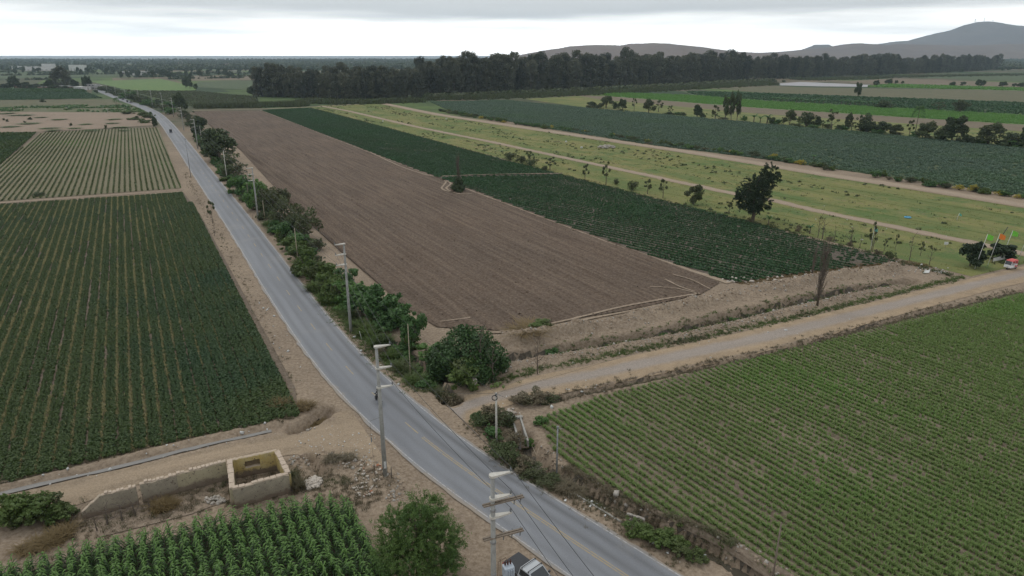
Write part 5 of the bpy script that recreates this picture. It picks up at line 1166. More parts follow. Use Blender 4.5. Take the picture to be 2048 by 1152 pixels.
# ------------------------------------------------------------------ poles and wires
def insulator(mb, p, h=.35):
    mb.lathe([(.03, 0), (.07, .05), (.04, .08), (.08, .14), (.045, .18), (.075, .24), (.03, .3), (.02, h)], 8, Matrix.Translation(p))
def arm_mesh(l, th):
    """tear-shaped concrete bracket along +x"""
    out = []
    for k in range(9): a = math.pi / 2 + math.pi * k / 8; out.append((.24 * math.cos(a), .24 * math.sin(a)))
    out += [(l, -.06), (l, .06)]; n = len(out); V = [(x, y, 0) for x, y in out] + [(x, y, th * (1 if i < 9 else .55)) for i, (x, y) in enumerate(out)]
    return V, [tuple(range(n))[::-1], tuple(range(n, 2 * n))] + [(i, (i + 1) % n, n + (i + 1) % n, n + i) for i in range(n)]
ATT = {}
def big_pole(key, loc, h, az, label, arms=(0, 1.55, 3.1), group='concrete poles along the road', sticker=False, lean=0.):
    t = thing('utility_pole', label, 'pole', loc, az, group)
    MB().tube([(0, 0, -.4), (0, 0, h * .5), (0, 0, h)], [.24, .19, .13], 12).build('shaft', mat['pole'], t, True)
    att = []
    for d in arms:
        V, F = arm_mesh(1.35, .16); a = MB().add([(x, y, z + h - d - .05) for x, y, z in V], F).build('bracket_arm', mat['arm'], t)
        m = MB(); insulator(m, Vector((1.28, 0, h - d + .04))); m.build('insulator', mat['porcelain'], a, True); att.append(Vector((1.28, 0, h - d + .38)))
    M = Matrix.Translation(loc) @ Matrix.Rotation(az, 4, 'Z'); ATT[key] = [M @ v for v in att]
    if lean: t.rotation_euler = (0, lean, az)
    return t
def road_az(p):
    i = int(np.argmin(np.hypot(RC[:, 0] - p[0], RC[:, 1] - p[1]))); d = RC[min(i + 2, len(RC) - 1)] - RC[max(i - 2, 0)]; return math.atan2(d[1], d[0])
p1 = G(985, 952, 13.9); p2 = G(771, 957); p3 = G(702, 664); p4 = G(517, 441)
t1 = big_pole('1', (*p1, 0), 13.9, R(22), 'near concrete pole with crossarms and a grey transformer by the pickup', (0, 1.75, 3.2), None)
for z, n in ((11.75, 2), (9.05, 3)):
    a = MB().box((.75, .1, z), (2.9, .12, .12), R(0)).box((.75, -.12, z + .02), (2.9, .1, .1)).build('crossarm', mat['wood'], t1)
    for i in range(n):
        x = 2.1 - i * (.62 if n == 3 else .45); m = MB().tube([(x, .18, z - .05), (x + .05, .3, z - .45)], [.06, .04], 6).tube([(x - .05, .2, z - .1), (x + .1, .42, z - .1)], .03, 5).tube([(x + .08, .42, z - .05), (x + .02, .36, z - .75)], .035, 6); m.build('fuse_cutout', mat['porcelain'], a, True)
tr = MB().box((1.1, 0, 5.9), (.75, .6, .9), bev=.06).build('transformer', mat['grey_paint'], t1)
for i in range(4): MB().box((.85 + i * .17, -.36, 5.85), (.06, .12, .7)).build('cooling_fin', mat['grey_paint'], tr)
for i in range(3): m = MB(); insulator(m, Vector((.9 + i * .2, .1, 6.35)), .45); m.build('bushing', mat['brown_porcelain'], tr, True)
MB().box((.75, 0, 5.35), (1.6, .1, .1)).box((.75, .25, 5.38), (1.6, .08, .08)).tube([(.2, 0, 5.3), (.2, 0, 4.9), (0, 0, 4.7)], .04, 5).build('transformer_bracket', mat['rust'], t1)
MB().tube([(.3, 0, 5.4), (.35, 0, 6.9), (.95, .1, 7.0), (1., .1, 6.75)], .025, 5).tube([(.42, -.1, 5.5), (.5, 0, 7.1)], .02, 5).build('riser_cable', mat['rust'], t1)
MB().lathe([(.27, 4.55), (.3, 4.6), (.3, 4.95), (.26, 5.0)], 12).build('band', mat['arm'], t1, True)
for i in range(3): MB().lathe([(.2, 11.2 - i * 2.6), (.21, 11.22 - i * 2.6), (.21, 11.32 - i * 2.6), (.19, 11.34 - i * 2.6)], 12).build('clamp', mat['steel'], t1, True)
h2 = top_height(771, 957, 694)
t2 = big_pole('2', (*p2, 0), h2, R(24), 'concrete pole with a white poster standing in the rubble by the ruin', (0, 2.2, 4.2), None, lean=R(0))
MB().tube([(0, 0, 7.0), (-1.15, -.25, 6.9)], .035, 6).build('low_arm', mat['steel'], t2); MB().tube([(-1.15, -.25, 6.9), (-1.15, -.28, 4.6), (-1.0, -.3, .05)], .012, 4).build('down_wire', mat['wire'], t2)
MB().tube([(-1.15, -.26, 5.1), (-1.15, -.27, 4.6)], .06, 6).build('strain_insulator', mat['porcelain'], t2)
V = []; F = []
for i in range(6):
    a = R(-120 + i * 13); V += [(.232 * math.cos(a), .232 * math.sin(a), 1.3), (.226 * math.cos(a), .226 * math.sin(a), 2.1)]
for i in range(5): F.append((2 * i, 2 * i + 2, 2 * i + 3, 2 * i + 1))
link('poster', mesh_of('poster', V, F, [mat['litter']]), t2)
big_pole('3', (*p3, 0), top_height(702, 664, 488), R(205), 'concrete pole with three left-pointing arms on the right shoulder', group=None)
MB().box((p3[0], p3[1], .5), (.1, .1, 1)) 
big_pole('4', (*p4, 0), top_height(517, 441, 336), R(205), 'concrete pole with three arms beside the olive shrubs', group=None)
prev = '4'
for i, (x, y, ty) in enumerate([(396, 298, 239), (368, 261, 215), (348, 234, 196), (327, 222, 186), (306, 215.5, 181), (279, 206, 180), (252, 198, 179.5), (232, 191.5, 172), (215, 185, 169), (198, 180, 166)]):
    p = G(x, y); k = '5%d' % i
    big_pole(k, (*p, 0), min(15, top_height(x, y, ty)), road_az(p) + R(90) , 'white concrete pole of the far row along the road bend', (0, 1.6, 3.2) if i < 3 else (0,), 'far concrete poles along the road')
def wire(a, b, sag, label, r=.018, group='power wires along the road'):
    pts = [a.lerp(b, f) + Vector((0, 0, -sag * 4 * f * (1 - f))) for f in np.linspace(0, 1, 15)]
    return tag(MB().tube(pts, r, 4, False).build('power_wire', mat['wire'], smooth=True), label, 'wire', group)
for i in range(3):
    wire(ATT['1'][i], ATT['2'][i], .35, 'thin dark wire between the transformer pole and poster pole')
    wire(ATT['2'][i], ATT['3'][i], .5, 'thin dark wire between the poster pole and next pole')
    wire(ATT['3'][i], ATT['4'][i], 1.0, 'thin dark wire over the roadside hedge')
    wire(ATT['4'][i], ATT['50'][i], 1.2, 'thin dark wire along the far hedge')
    e = ATT['1'][i] + Vector((14, -30, .3)); wire(ATT['1'][i], e, .6, 'thin dark wire running from the transformer pole past the road')
def slim_pole(x, y, ty, r, m, label, extra=None):
    p = G(x, y); h = top_height(x, y, ty); t = thing('slim_pole', label, 'pole', (p[0], p[1], hz(*p)), 0)
    MB().tube([(0, 0, -.3), (0, 0, h * .5), (0, 0, h)], [r, r * .85, r * .7], 8).build('shaft', mat[m], t, True)
    if extra == 'coil':
        m_ = MB(); n = 18
        for q in range(3): m_.tube([(.28 * math.cos(a) - .15, -.12 - q * .04, h - .5 + .28 * math.sin(a)) for a in np.linspace(0, 6.28, n)], .035, 5)
        m_.build('cable_coil', mat['black'], t, True)
    if extra: MB().box((0, 0, h - .12), (.22, .22, .18)).tube([(0, 0, h - .2), (.45, .1, h - .35)], .03, 5).build('clamp', mat['steel'], t)
    if extra: MB().lathe([(r * 1.05, .5), (r * 1.1, .52), (r * 1.1, .6), (r * 1.03, .62)], 8).build('band', mat['steel'], t)
    return Vector((p[0], p[1], h))
c1 = slim_pole(993, 887, 786, .13, 'arm', 'short concrete pole with a black cable coil at the side road', 'coil')
c2 = slim_pole(1113, 958, 832, .1, 'steel', 'slim grey pole at the edge of the young maize', 'clamp')
c3 = slim_pole(1545, 1160, 1026, .09, 'wood', 'thin leaning wooden pole in the young maize by the canal', None)
c4 = slim_pole(821, 750, 648, .07, 'pale_wood', 'thin pale post between the hedge and the side road', None)
c5 = slim_pole(596, 524, 456, .09, 'pale_wood', 'thin pale post in the hedge beside the light green weeds', None)
c6 = slim_pole(530, 441, 401, .09, 'pale_wood', 'thin pale post behind the olive shrubs of the hedge', None)
c7 = slim_pole(500, 418, 366, .09, 'wood', 'thin dark post in the hedge before the olive shrubs', None)
c8 = slim_pole(454, 357, 301, .14, 'arm', 'pale concrete post beside the big round hedge tree', None)
c9 = slim_pole(382, 355, 277, .11, 'steel', 'slim grey pole on the left edge of the road', 'clamp')
c10 = slim_pole(404, 285, 252, .1, 'arm', 'pale post behind the far hedge trees', None)
c11 = slim_pole(216, 230, 216, .12, 'arm', 'pale post on the waste ground near the palms', None)
for a, b, s in ((c4, c1, .5), (c5, c4, .6), (c6, c5, .5), (c7, c6, .2), (c1, c2, .3), (c2, c3, .5)): wire(a, b, s, 'thin dark cable between the slim posts right of the road', .012, 'cables between slim posts')
wire(ATT['2'][2], c1, .5, 'thin dark cable crossing the road to the coil pole', .012, None); wire(c1, Vector((*G(2048, 500), 7.)), 1.5, 'thin dark cable along the dirt side road', .01, None)
def stake(x, y, h, r, m, label, dx=0.): 
    p = Pg(x, y); return tag(MB().tube([p + Vector((0, 0, -.15)), p + Vector((dx * .5, 0, h * .55)), p + Vector((dx, 0, h))], [r, r * .9, r * .75], 6).build('stake', mat[m], smooth=True), label, 'stake')
stake(784, 962, 1.3, .07, 'wood', 'short wooden stake right of the poster pole'); stake(750, 955, 1.6, .03, 'rust', 'thin rod guarding the stay wire left of the poster pole')
stake(731, 697, 1.2, .08, 'wood', 'short dark stake on the right shoulder'); stake(724, 680, 1.4, .04, 'litter', 'thin white stake on the right shoulder', -.3); stake(700, 667, .8, .09, 'wood', 'dark stub against the foot of the arm pole')
stake(506, 438, 1.2, .06, 'wood', 'small dark stake beside the hedge pole')
# long pale cane pole lying by the culvert
pts = [Pg(x, y, .12) for x, y in [(1042, 838), (1055, 862), (1072, 895), (1088, 925), (1094, 942)]]
tag(MB().tube(pts, [.06, .055, .05, .045, .03], 6).build('cane_pole', mat['pale_wood'], smooth=True), 'long pale cane lying beside the culvert', 'pole')

# ------------------------------------------------------------------ culvert, markers, canal lining
cv = thing('culvert', 'small concrete culvert channel at the mouth of the side road', 'culvert', (0, 0, 0))
a = P3(1024, 840); b = P3(1040, 890); c = P3(1040, 836); d = P3(1056, 886)
for p, q in ((a, b), (c, d)):
    L = (q - p).length; MB().box(((p + q) / 2 + Vector((0, 0, -.15))), (L, .22, .9), math.atan2(q.y - p.y, q.x - p.x), .03).build('side_wall', mat['concrete'], cv)
MB().box((a + c) / 2 + Vector((0, .2, -.05)), ((c - a).length + .5, .5, .6), 0, .04).build('head_wall', mat['concrete'], cv)
m = (a + b + c + d) / 4; MB().box(m + Vector((0, 0, -.5)), ((c - a).length, (b - a).length, .1), math.atan2(b.y - a.y, b.x - a.x) + math.pi / 2).build('channel_bed', mat['soil_maize'], cv)
mk = thing('stone_marker', 'short square whitewashed masonry marker at the corner of the ditch', 'marker', P3(948, 775))
MB().box((0, 0, .55), (.75, .6, 1.3), .2, .08).build('block', mat['stone_pale'], mk); MB().box((0, 0, 1.16), (.6, .5, .1), .2, .04).build('cap', mat['stone_pale'], mk); MB().box((.03, -.02, .08), (.9, .75, .2), .15, .06).build('footing', mat['brick_red'], mk)
pk = thing('prickly_pear', 'pale green prickly pear clump beside the side road ditch', 'cactus', Pg(994, 775))
for i in range(9): r = np.random.default_rng(i); MB().lathe([(.02, 0), (.16, .12), (.2, .28), (.12, .42), (.02, .48)], 8, Matrix.Translation((r.normal(0, .4), r.normal(0, .3), r.uniform(0, .3))) @ Matrix.Rotation(r.normal(0, .5), 4, 'X') @ Matrix.Diagonal((1, .35, 1, 1))).build('pad', mat['cactus'], pk, True)
tag(MB().tube([Pg(972, 772, .05), Pg(980, 762, .25)], [.12, .1], 7).build('log', mat['pale_wood'], smooth=True), 'short pale log beside the prickly pear', 'log')
# canal edge slabs and stone lining
p, q = G(1148, 987), G(1250, 1049); L = np.hypot(*(q - p)); an = math.atan2(q[1] - p[1], q[0] - p[0]); ce = thing('canal_wall', 'straight concrete canal edge beside the road verge', 'wall', (*((p + q) / 2), 0), an)
for i in range(6): MB().box((-L / 2 + L * (i + .5) / 6, 0, -.42), (L / 6 - .03, .2, 1.0), 0, .02).build('slab', mat['concrete'], ce)
st = thing('stone_lining', 'round stones lining the canal bank below the maize', 'stones', (0, 0, 0)); k = 0
for j in range(3):
    for i in range(6):
        x, y = 1258 + i * 6 + (j % 2) * 3, 1046 + i * 2 - j * 5; g = G(x, y - 6); r = np.random.default_rng(i * 7 + j); bm = bmesh.new(); bmesh.ops.create_icosphere(bm, subdivisions=1, radius=.2)
        for v in bm.verts: v.co *= 1 + r.normal(0, .1)
        bmesh.ops.scale(bm, vec=(1.1, .8, .9), verts=bm.verts); me = bpy.data.meshes.new('stone'); bm.to_mesh(me); bm.free(); me.materials.append(mat['stone']); o = link('stone', me, st); o.location = (g[0], g[1] + .05 * j, -.55 + j * .28); o.rotation_euler = (0, 0, r.uniform(0, 6))

# ------------------------------------------------------------------ ruined adobe house
ruin = thing('ruined_house', 'roofless ruin of plastered adobe walls beside the dirt track', 'ruin', (0, 0, 0))
def wall_seg(p, q, h0, h1, m, th=.46, seed=0, jag=.18, name='wall', parent=None, z0=-.2):
    p = np.array(p); q = np.array(q); d = q - p; L = np.hypot(*d); d = d / L; n = np.array([-d[1], d[0]]); r = np.random.default_rng(seed); N = max(6, int(L / .45)); V = []; F = []
    for i in range(N + 1):
        f = i / N; c = p + d * L * f; h = (h0 + (h1 - h0) * f) + r.normal(0, jag * .35) - (jag if r.uniform() < .15 else 0); b = r.normal(0, .02)
        for s, z in ((-.5, z0), (-.5, max(.9, z0 + .1)), (-.48, h - .06), (-.3, h), (.3, h + r.normal(0, .03)), (.48, h - .06), (.5, max(.9, z0 + .1)), (.5, z0)):
            o = c + n * (s * th + b + r.normal(0, .012)); V.append((o[0], o[1], min(z, h) + (r.normal(0, .01) if z > 0 else 0)))
    for i in range(N):
        for k in range(7): a = i * 8 + k; F.append((a, a + 1, a + 9, a + 8))
    F += [tuple(range(8)), tuple(range(N * 8, N * 8 + 8))[::-1]]
    o = link(name, mesh_of(name, V, F, [m]), parent if parent is not None else ruin); return o
W = lambda x, y, z=2.0: G(x, y, z)
wall_seg(G(163, 1020, .9), W(200, 989), .8, 2.0, mat['adobe'], seed=1, jag=.08)
wall_seg(W(200, 989), W(271, 971), 2.0, 2.0, mat['adobe'], seed=2, jag=.06)
wall_seg(W(279, 967), W(352, 948), 2.0, 2.05, mat['adobe'], seed=3, jag=.08)
wall_seg(W(352, 948), W(391, 938), 2.05, 2.05, mat['adobe_pale'], th=.4, seed=4, jag=.07)
wall_seg(W(391, 938), W(451, 922), 2.05, 2.1, mat['adobe_pale'], seed=5, jag=.08)
for p_, q_, n_, h_ in ((W(200, 989), W(271, 971), 9, 2.0), (W(279, 967), W(352, 948), 9, 2.03), (W(352, 948), W(451, 922), 12, 2.08)):
    e = q_ - p_; le = np.hypot(*e); e = e / le
    for i in range(n_):
        r = np.random.default_rng(i + n_ * 31)
        if r.uniform() < .18: continue
        c = p_ + e * le * (i + .5) / n_; MB().box((c[0], c[1], h_ + r.normal(0, .05)), (le / n_ - .05, .4 + r.normal(0, .05), .16), math.atan2(e[1], e[0]) + r.normal(0, .06), .035).build('adobe_brick', mat['adobe_brick'], ruin)
# room
bl, br_, fl, fr = W(459, 918, 2.2), W(553, 900, 2.2), W(464, 975, 2.2), W(576, 944, 2.2)
d = br_ - bl; L = np.hypot(*d); d = d / L
wall_seg(bl, bl + d * L * .30, 2.2, 2.2, mat['adobe_yellow'], seed=6, jag=.05); wall_seg(bl + d * L * .62, br_, 2.25, 2.25, mat['adobe_yellow'], seed=7, jag=.05)
wall_seg(bl + d * L * .30, bl + d * L * .62, 1.0, 1.0, mat['adobe_yellow'], seed=8, jag=.02, name='window_breast'); wall_seg(bl + d * L * .30, bl + d * L * .62, 2.2, 2.2, mat['adobe_yellow'], seed=9, jag=.02, name='lintel', z0=1.72)
nb = np.array([-d[1], d[0]]); wall_seg(bl + d * L * .30 + nb * .16, bl + d * L * .62 + nb * .16, 1.75, 1.75, mat['adobe_dark'], th=.1, seed=10, jag=0, name='blocked_window')
wall_seg(bl, fl, 2.1, 2.1, mat['adobe_pale'], seed=11, jag=.03, th=.5); wall_seg(br_, fr, 2.2, 2.0, mat['adobe_yellow'], seed=12, jag=.05, th=.5); wall_seg(fl, fr, 2.05, 2.1, mat['adobe'], seed=13, jag=.06, th=.5)
for (p, q, n, hh) in ((bl, fl, 6, 2.13), (br_, fr, 6, 2.14)):
    e = q - p; le = np.hypot(*e); e = e / le
    for i in range(n):
        r = np.random.default_rng(i + int(abs(p[0]) * 10)); c = p + e * le * (i + .5) / n; MB().box((c[0], c[1], hh + r.normal(0, .02)), (le / n - .05, .5 + r.normal(0, .03), .13), math.atan2(e[1], e[0]) + r.normal(0, .03), .02).build('adobe_brick', mat['adobe_brick'], ruin)
e = fr - fl; le = np.hypot(*e); e = e / le
for i in range(9): r = np.random.default_rng(i + 90); c = fl + e * le * (i + .5) / 9; MB().box((c[0], c[1], 2.1 + r.normal(0, .03)), (le / 9 - .04, .42 + r.normal(0, .05), .14), math.atan2(e[1], e[0]) + r.normal(0, .05), .03).build('adobe_brick', mat['adobe_brick'], ruin)
tag(link('rubble_ground', mesh_of('rubble_ground', [(x, y, hz(x, y) + .07) for x, y in [tuple(G(*p)) for p in [(168, 1040), (300, 1005), (455, 980), (460, 1000), (380, 1030), (200, 1075)]]], [(0, 1, 2, 3, 4, 5)], [mat['rubble_soil']])), 'dark earth floor before the ruined wall', 'ground', kind='structure')

# ------------------------------------------------------------------ stones and litter
def rock_mesh(seed, m):
    r = np.random.default_rng(seed); bm = bmesh.new(); bmesh.ops.create_icosphere(bm, subdivisions=1, radius=.5)
    for v in bm.verts: v.co *= 1 + r.normal(0, .13); v.co.z *= .7
    me = bpy.data.meshes.new('stone'); bm.to_mesh(me); bm.free(); me.materials.append(mat[m]); return me
RK = [rock_mesh(i, 'stone_pale') for i in range(4)] + [rock_mesh(9, 'brick_red')] + [rock_mesh(i + 20, 'stone') for i in range(3)]
def pile(label, cx, cy, rx, ry, n, s0, s1, ids, heap=.0):
    c = G(cx, cy); t = thing('stone_pile', label, 'stones', (c[0], c[1], 0)); r = np.random.default_rng(int(cx)); rxm = width_m(cx, cy, rx); rym = abs(G(cx, cy - ry / 2)[1] - G(cx, cy + ry / 2)[1])
    for i in range(n):
        a = r.uniform(0, 6.28); q = math.sqrt(r.uniform()); x, y = math.cos(a) * q * rxm / 2, math.sin(a) * q * rym / 2; s = r.uniform(s0, s1)
        o = link('stone', RK[int(r.choice(ids))], t); o.location = (x, y, hz(c[0] + x, c[1] + y) + s * .2 + heap * (1 - q)); o.rotation_euler = (r.normal(0, .3), r.normal(0, .3), r.uniform(0, 6)); o.scale = (s, s * r.uniform(.7, 1.1), s * .9)
pile('heap of round pale stones right of the ruined room', 625, 968, 36, 24, 80, .3, .6, [0, 1, 2, 3, 5], .2)
pile('scattered pale rubble and broken brick beside the poster pole', 735, 960, 60, 70, 90, .12, .42, [0, 1, 2, 3, 4, 5], .05)
pile('scattered stones at the lip of the rubble ground', 700, 925, 70, 24, 40, .12, .4, [0, 1, 5, 6]); pile('stones fallen before the ruined room', 430, 1002, 50, 16, 36, .2, .5, [5, 6, 7, 0], .1)
pile('dumped white rubble in the end of the dark row crop', 1530, 560, 200, 14, 46, .3, .9, [0, 1, 2, 3]); pile('white stones thrown by the culvert', 1020, 826, 40, 16, 18, .2, .5, [0, 1, 2]); pile('earth and stone heap on the near grass lot', 1213, 295, 40, 5, 60, .6, 1.6, [5, 6, 7], .6)
pile('stones at the lip of the sinkhole', 610, 858, 40, 10, 16, .15, .4, [5, 6, 7]); pile('stones along the canal bank by the track', 660, 878, 160, 50, 44, .06, .2, [0, 1, 2])
# clods on the banks
r_ = np.random.default_rng(31); cl = []
for pl, w, hh, sd in BERM[:2]:
    C = resample(np.array(pl), 1.); T, N = frame(C); i = r_.integers(0, len(C), 2600); cl.append(C[i] + N[i] * r_.normal(0, w * .45, 2600)[:, None] + T[i] * r_.uniform(-.6, .6, 2600)[:, None])
for x in (BERM[3], BERM[5]): C = resample(np.array(x[0]), 1.); T, N = frame(C); i = r_.integers(0, len(C), 700); cl.append(C[i] + N[i] * r_.normal(0, .7, 700)[:, None] + T[i] * r_.uniform(-.6, .6, 700)[:, None])
P = np.concatenate(cl)
def rocktemp(seed, m):
    r = np.random.default_rng(seed); V = np.array([(x, y, z) for x in (-1, 1) for y in (-1, 1) for z in (-1, 1)], float) * .4 * (1 + r.normal(0, .22, (8, 3))); return V, np.array([(0, 1, 3, 2), (4, 6, 7, 5), (0, 4, 5, 1), (2, 3, 7, 6), (0, 2, 6, 4), (1, 5, 7, 3)]), m
scatter('earth_clods', [rocktemp(1, 0), rocktemp(2, 0), rocktemp(3, 1)], z3(P, 0, True), r_.gamma(2, .055, len(P)), [mat['furrow_light'], mat['stone']], 'loose clods of earth over the ditch banks', 'earth', tilt=.8)
P = clip(fillpoly(PLOUGH, 42000, 8)); scatter('earth_clods', [rocktemp(4, 0), rocktemp(5, 0)], z3(P, .12), r_.gamma(2, .045, len(P)), [mat['plough']], 'clods on the ploughed field', 'earth', tilt=.8)
P = np.concatenate([along([(0, 975), (300, 915), (560, 850)], .8, 60), along([(1000, 810), (1200, 770)], 1.5, 40), along([(700, 670), (800, 745), (880, 790)], 1.2, 60), along([(1150, 985), (1290, 1060), (1400, 1120)], .8, 90), along([(1300, 715), (1700, 625)], 3, 20), along([(1500, 562), (1680, 540), (1900, 545)], .7, 110), along([(600, 890), (760, 880)], 1.4, 70), along([(520, 600), (600, 745)], .8, 30), along([(1550, 415), (1900, 480)], 9, 90), along([(1830, 535), (1900, 545)], 1.5, 60)])
scatter('litter', [(np.array([(-.5, -.3, 0), (.5, -.35, .1), (.4, .35, .02), (-.45, .3, .16)]), np.array([(0, 1, 2, 3)]), 0), rocktemp(8, 0)], z3(P, .08, True), r_.gamma(2, .06, len(P)), [mat['litter']], 'scraps of pale litter along verges and ditches', 'litter', tilt=.4)
tag(link('tarpaulin', mesh_of('tarpaulin', [(*G(1849, 543), .2), (*G(1860, 542), .25), (*G(1858, 547), .15), (*G(1846, 547), .1)], [(0, 1, 2, 3)], [mat['litter']])), 'crumpled pale sheet on the dumping ground by the side road', 'sheet')

# ------------------------------------------------------------------ vehicles and people
def wheel(t, p, r=.37, w=.25, axis='Y'):
    M = Matrix.Translation(p) @ Matrix.Rotation(math.pi / 2, 4, 'X' if axis == 'Y' else 'Y')
    o = link('wheel', MB().lathe([(r * .6, -w / 2), (r * .93, -w / 2), (r, -w * .3), (r, w * .3), (r * .93, w / 2), (r * .6, w / 2)], 18, M).mesh('wheel', mat['black'], True), t)
    link('rim', MB().lathe([(r * .05, -w * .45), (r * .58, -w * .4), (r * .62, -w * .3), (r * .62, w * .3), (r * .58, w * .4), (r * .05, w * .45)], 14, M).mesh('rim', mat['steel'], True), o); return o
az = road_az(p1) + math.pi; az = az if math.cos(az) > 0 else az + math.pi
q = G(1052, 1136, 1.15); pu = thing('pickup_truck', 'silver and black pickup truck with covered bed parked at the roadside', 'truck', (*q, .0), az)
sh = lambda mb, dx: mb
# local origin lies at the front end of the bed; x points forward
def B(name, m, *a, **k): return MB().box(*a, **k).build(name, mat[m], pu)
body = MB().prism([(-1.75, .55), (3.3, .5), (3.45, .75), (3.4, 1.0), (1.75, 1.12), (-1.72, 1.12)], -.93, .93, bev=.05).build('body', mat['car_dark'], pu)
MB().prism([(-.02, 1.1), (1.85, 1.1), (1.15, 1.76), (.12, 1.78)], -.9, .9, [0, 0, .14, .14], bev=.04).build('cab', mat['car_white'], pu)
MB().prism([(1.8, 1.16), (1.85, 1.18), (1.2, 1.735), (1.14, 1.735)], -.78, .78, [0, 0, .1, .1]).build('windscreen', mat['glass'], pu); MB().prism([(-.05, 1.2), (.1, 1.72), (.07, 1.72), (-.08, 1.2)], -.72, .72, [0, .08, .08, 0]).build('rear_window', mat['glass'], pu)
for s in (-1, 1):
    V = [(.12, s * .905, 1.2), (1.62, s * .905, 1.2), (1.12, s * .80, 1.68), (.2, s * .80, 1.68)]; V += [(x, y + s * .012, z) for x, y, z in V]; link('side_window', mesh_of('side_window', V, [(0, 1, 2, 3), (4, 7, 6, 5), (0, 4, 5, 1), (1, 5, 6, 2), (2, 6, 7, 3), (3, 7, 4, 0)], [mat['glass']]), pu)
    d_ = B('door', 'car_white', (.85, s * .935, .86), (1.7, .03, .5), bev=.012); MB().box((.3, s * .965, .98), (.16, .04, .04)).build('handle', mat['chrome'], d_)
    B('side_mirror', 'car_dark', (1.55, s * 1.06, 1.2), (.14, .2, .2), bev=.03); B('headlight', 'lamp_clear', (3.38, s * .72, .86), (.14, .32, .16), bev=.02); B('tail_light', 'lamp_red', (-1.76, s * .84, .92), (.06, .14, .36), bev=.01)
    for x in (-1.05, 2.55): wheel(pu, (x, s * .84, .37))
B('tonneau_cover', 'tonneau', (-.88, 0, 1.16), (1.72, 1.72, .07), bev=.03); B('bonnet', 'car_white', (2.5, 0, 1.08), (1.4, 1.66, .06), bev=.03); B('grille', 'black', (3.44, 0, .82), (.06, 1.0, .22), bev=.02)
B('front_bumper', 'car_dark', (3.48, 0, .55), (.18, 1.8, .22), bev=.05); B('rear_bumper', 'chrome', (-1.85, 0, .58), (.16, 1.7, .16), bev=.03); B('tailgate', 'car_dark', (-1.775, 0, .88), (.05, 1.5, .46), bev=.015)
for x in (.3, 1.0):
    rb = MB().box((x, 0, 1.86), (.05, 1.56, .04)).build('roof_bar', mat['black'], pu)
    for s in (-1, 1): MB().box((x, s * .74, 1.81), (.09, .07, .1), 0, .01).build('bar_foot', mat['black'], rb)
# rider on a motorcycle
mp = G(757, 806); maz = road_az(mp); maz = maz if math.sin(maz) > 0 else maz + math.pi
mo = thing('motorcycle', 'black motorcycle on the road beside the centre line', 'motorcycle', (*mp, .14), maz)
wheel(mo, (.65, 0, .3), .3, .1); wheel(mo, (-.62, 0, .3), .3, .12)
MB().prism([(-.75, .72), (-.3, .62), (.1, .66), (.42, .8), (.38, .98), (.05, .92), (-.3, .8), (-.75, .84)], -.12, .12, bev=.03).build('tank_and_seat', mat['black'], mo)
MB().box((0, 0, .45), (.42, .26, .34), 0, .05).build('engine', mat['steel'], mo); MB().tube([(.65, .08, .3), (.45, .08, .95)], .03, 6).tube([(.65, -.08, .3), (.45, -.08, .95)], .03, 6).build('fork', mat['chrome'], mo)
MB().tube([(.36, .38, 1.02), (.42, .1, 1.06), (.42, -.1, 1.06), (.36, -.38, 1.02)], .018, 6).build('handlebar', mat['black'], mo); MB().lathe([(.03, 0), (.1, .03), (.1, .1)], 10, Matrix.Translation((.52, 0, .92)) @ Matrix.Rotation(math.pi / 2, 4, 'Y')).build('headlight', mat['lamp_clear'], mo, True)
MB().tube([(.0, -.16, .35), (-.4, -.18, .32), (-.8, -.18, .4)], [.03, .045, .05], 7).build('exhaust', mat['chrome'], mo, True); MB().box((-.78, 0, .78), (.06, .14, .08), 0, .015).build('tail_light', mat['lamp_red'], mo)
MB().box((-.7, 0, .62), (.3, .14, .03), .0).build('rear_mudguard', mat['white'], mo)
def skinned(name, pts, edges, rad, m, parent=None):
    me = bpy.data.meshes.new(name); me.from_pydata(pts, edges, []); me.materials.append(m); o = link(name, me, parent); sk = o.modifiers.new('skin', 'SKIN'); sk.use_smooth_shade = True
    for i, r in enumerate(rad): me.skin_vertices[0].data[i].radius = (r, r) if not hasattr(r, '__len__') else r
    me.skin_vertices[0].data[0].use_root = True; s = o.modifiers.new('sub', 'SUBSURF'); s.levels = 1; s.render_levels = 2; return o
pts = [(-.25, 0, .92), (-.22, 0, 1.1), (-.12, 0, 1.35), (-.08, 0, 1.48), (-.05, 0, 1.56), (-.03, 0, 1.66), (-.02, 0, 1.76)]; ed = [(0, 1), (1, 2), (2, 3), (3, 4), (4, 5), (5, 6)]; rad = [(.17, .15), (.16, .13), (.19, .14), (.12, .1), .06, .1, .09]
for s in (-1, 1):
    b = len(pts); pts += [(-.1, s * .2, 1.42), (.05, s * .3, 1.2), (.3, s * .33, 1.06), (.38, s * .33, 1.04)]; ed += [(3, b), (b, b + 1), (b + 1, b + 2), (b + 2, b + 3)]; rad += [.075, .06, .045, .045]
    b = len(pts); pts += [(-.22, s * .12, .88), (.18, s * .2, .82), (.02, s * .2, .42), (.14, s * .2, .36)]; ed += [(0, b), (b, b + 1), (b + 1, b + 2), (b + 2, b + 3)]; rad += [.1, .08, .055, .05]
rd = skinned('person', pts, ed, rad, mat['jacket']); tag(rd, 'rider in black clothes and helmet sitting on the motorcycle', 'person'); rd.location = mo.location; rd.rotation_euler = mo.rotation_euler
hl = MB().lathe([(.03, -.14), (.11, -.1), (.14, 0), (.125, .09), (.07, .14), (.01, .155)], 12, Matrix.Translation((-.02, 0, 1.7))).build('helmet', mat['black'], rd, True); MB().box((.1, 0, 1.7), (.06, .17, .09), 0, .02).build('visor', mat['glass'], hl)
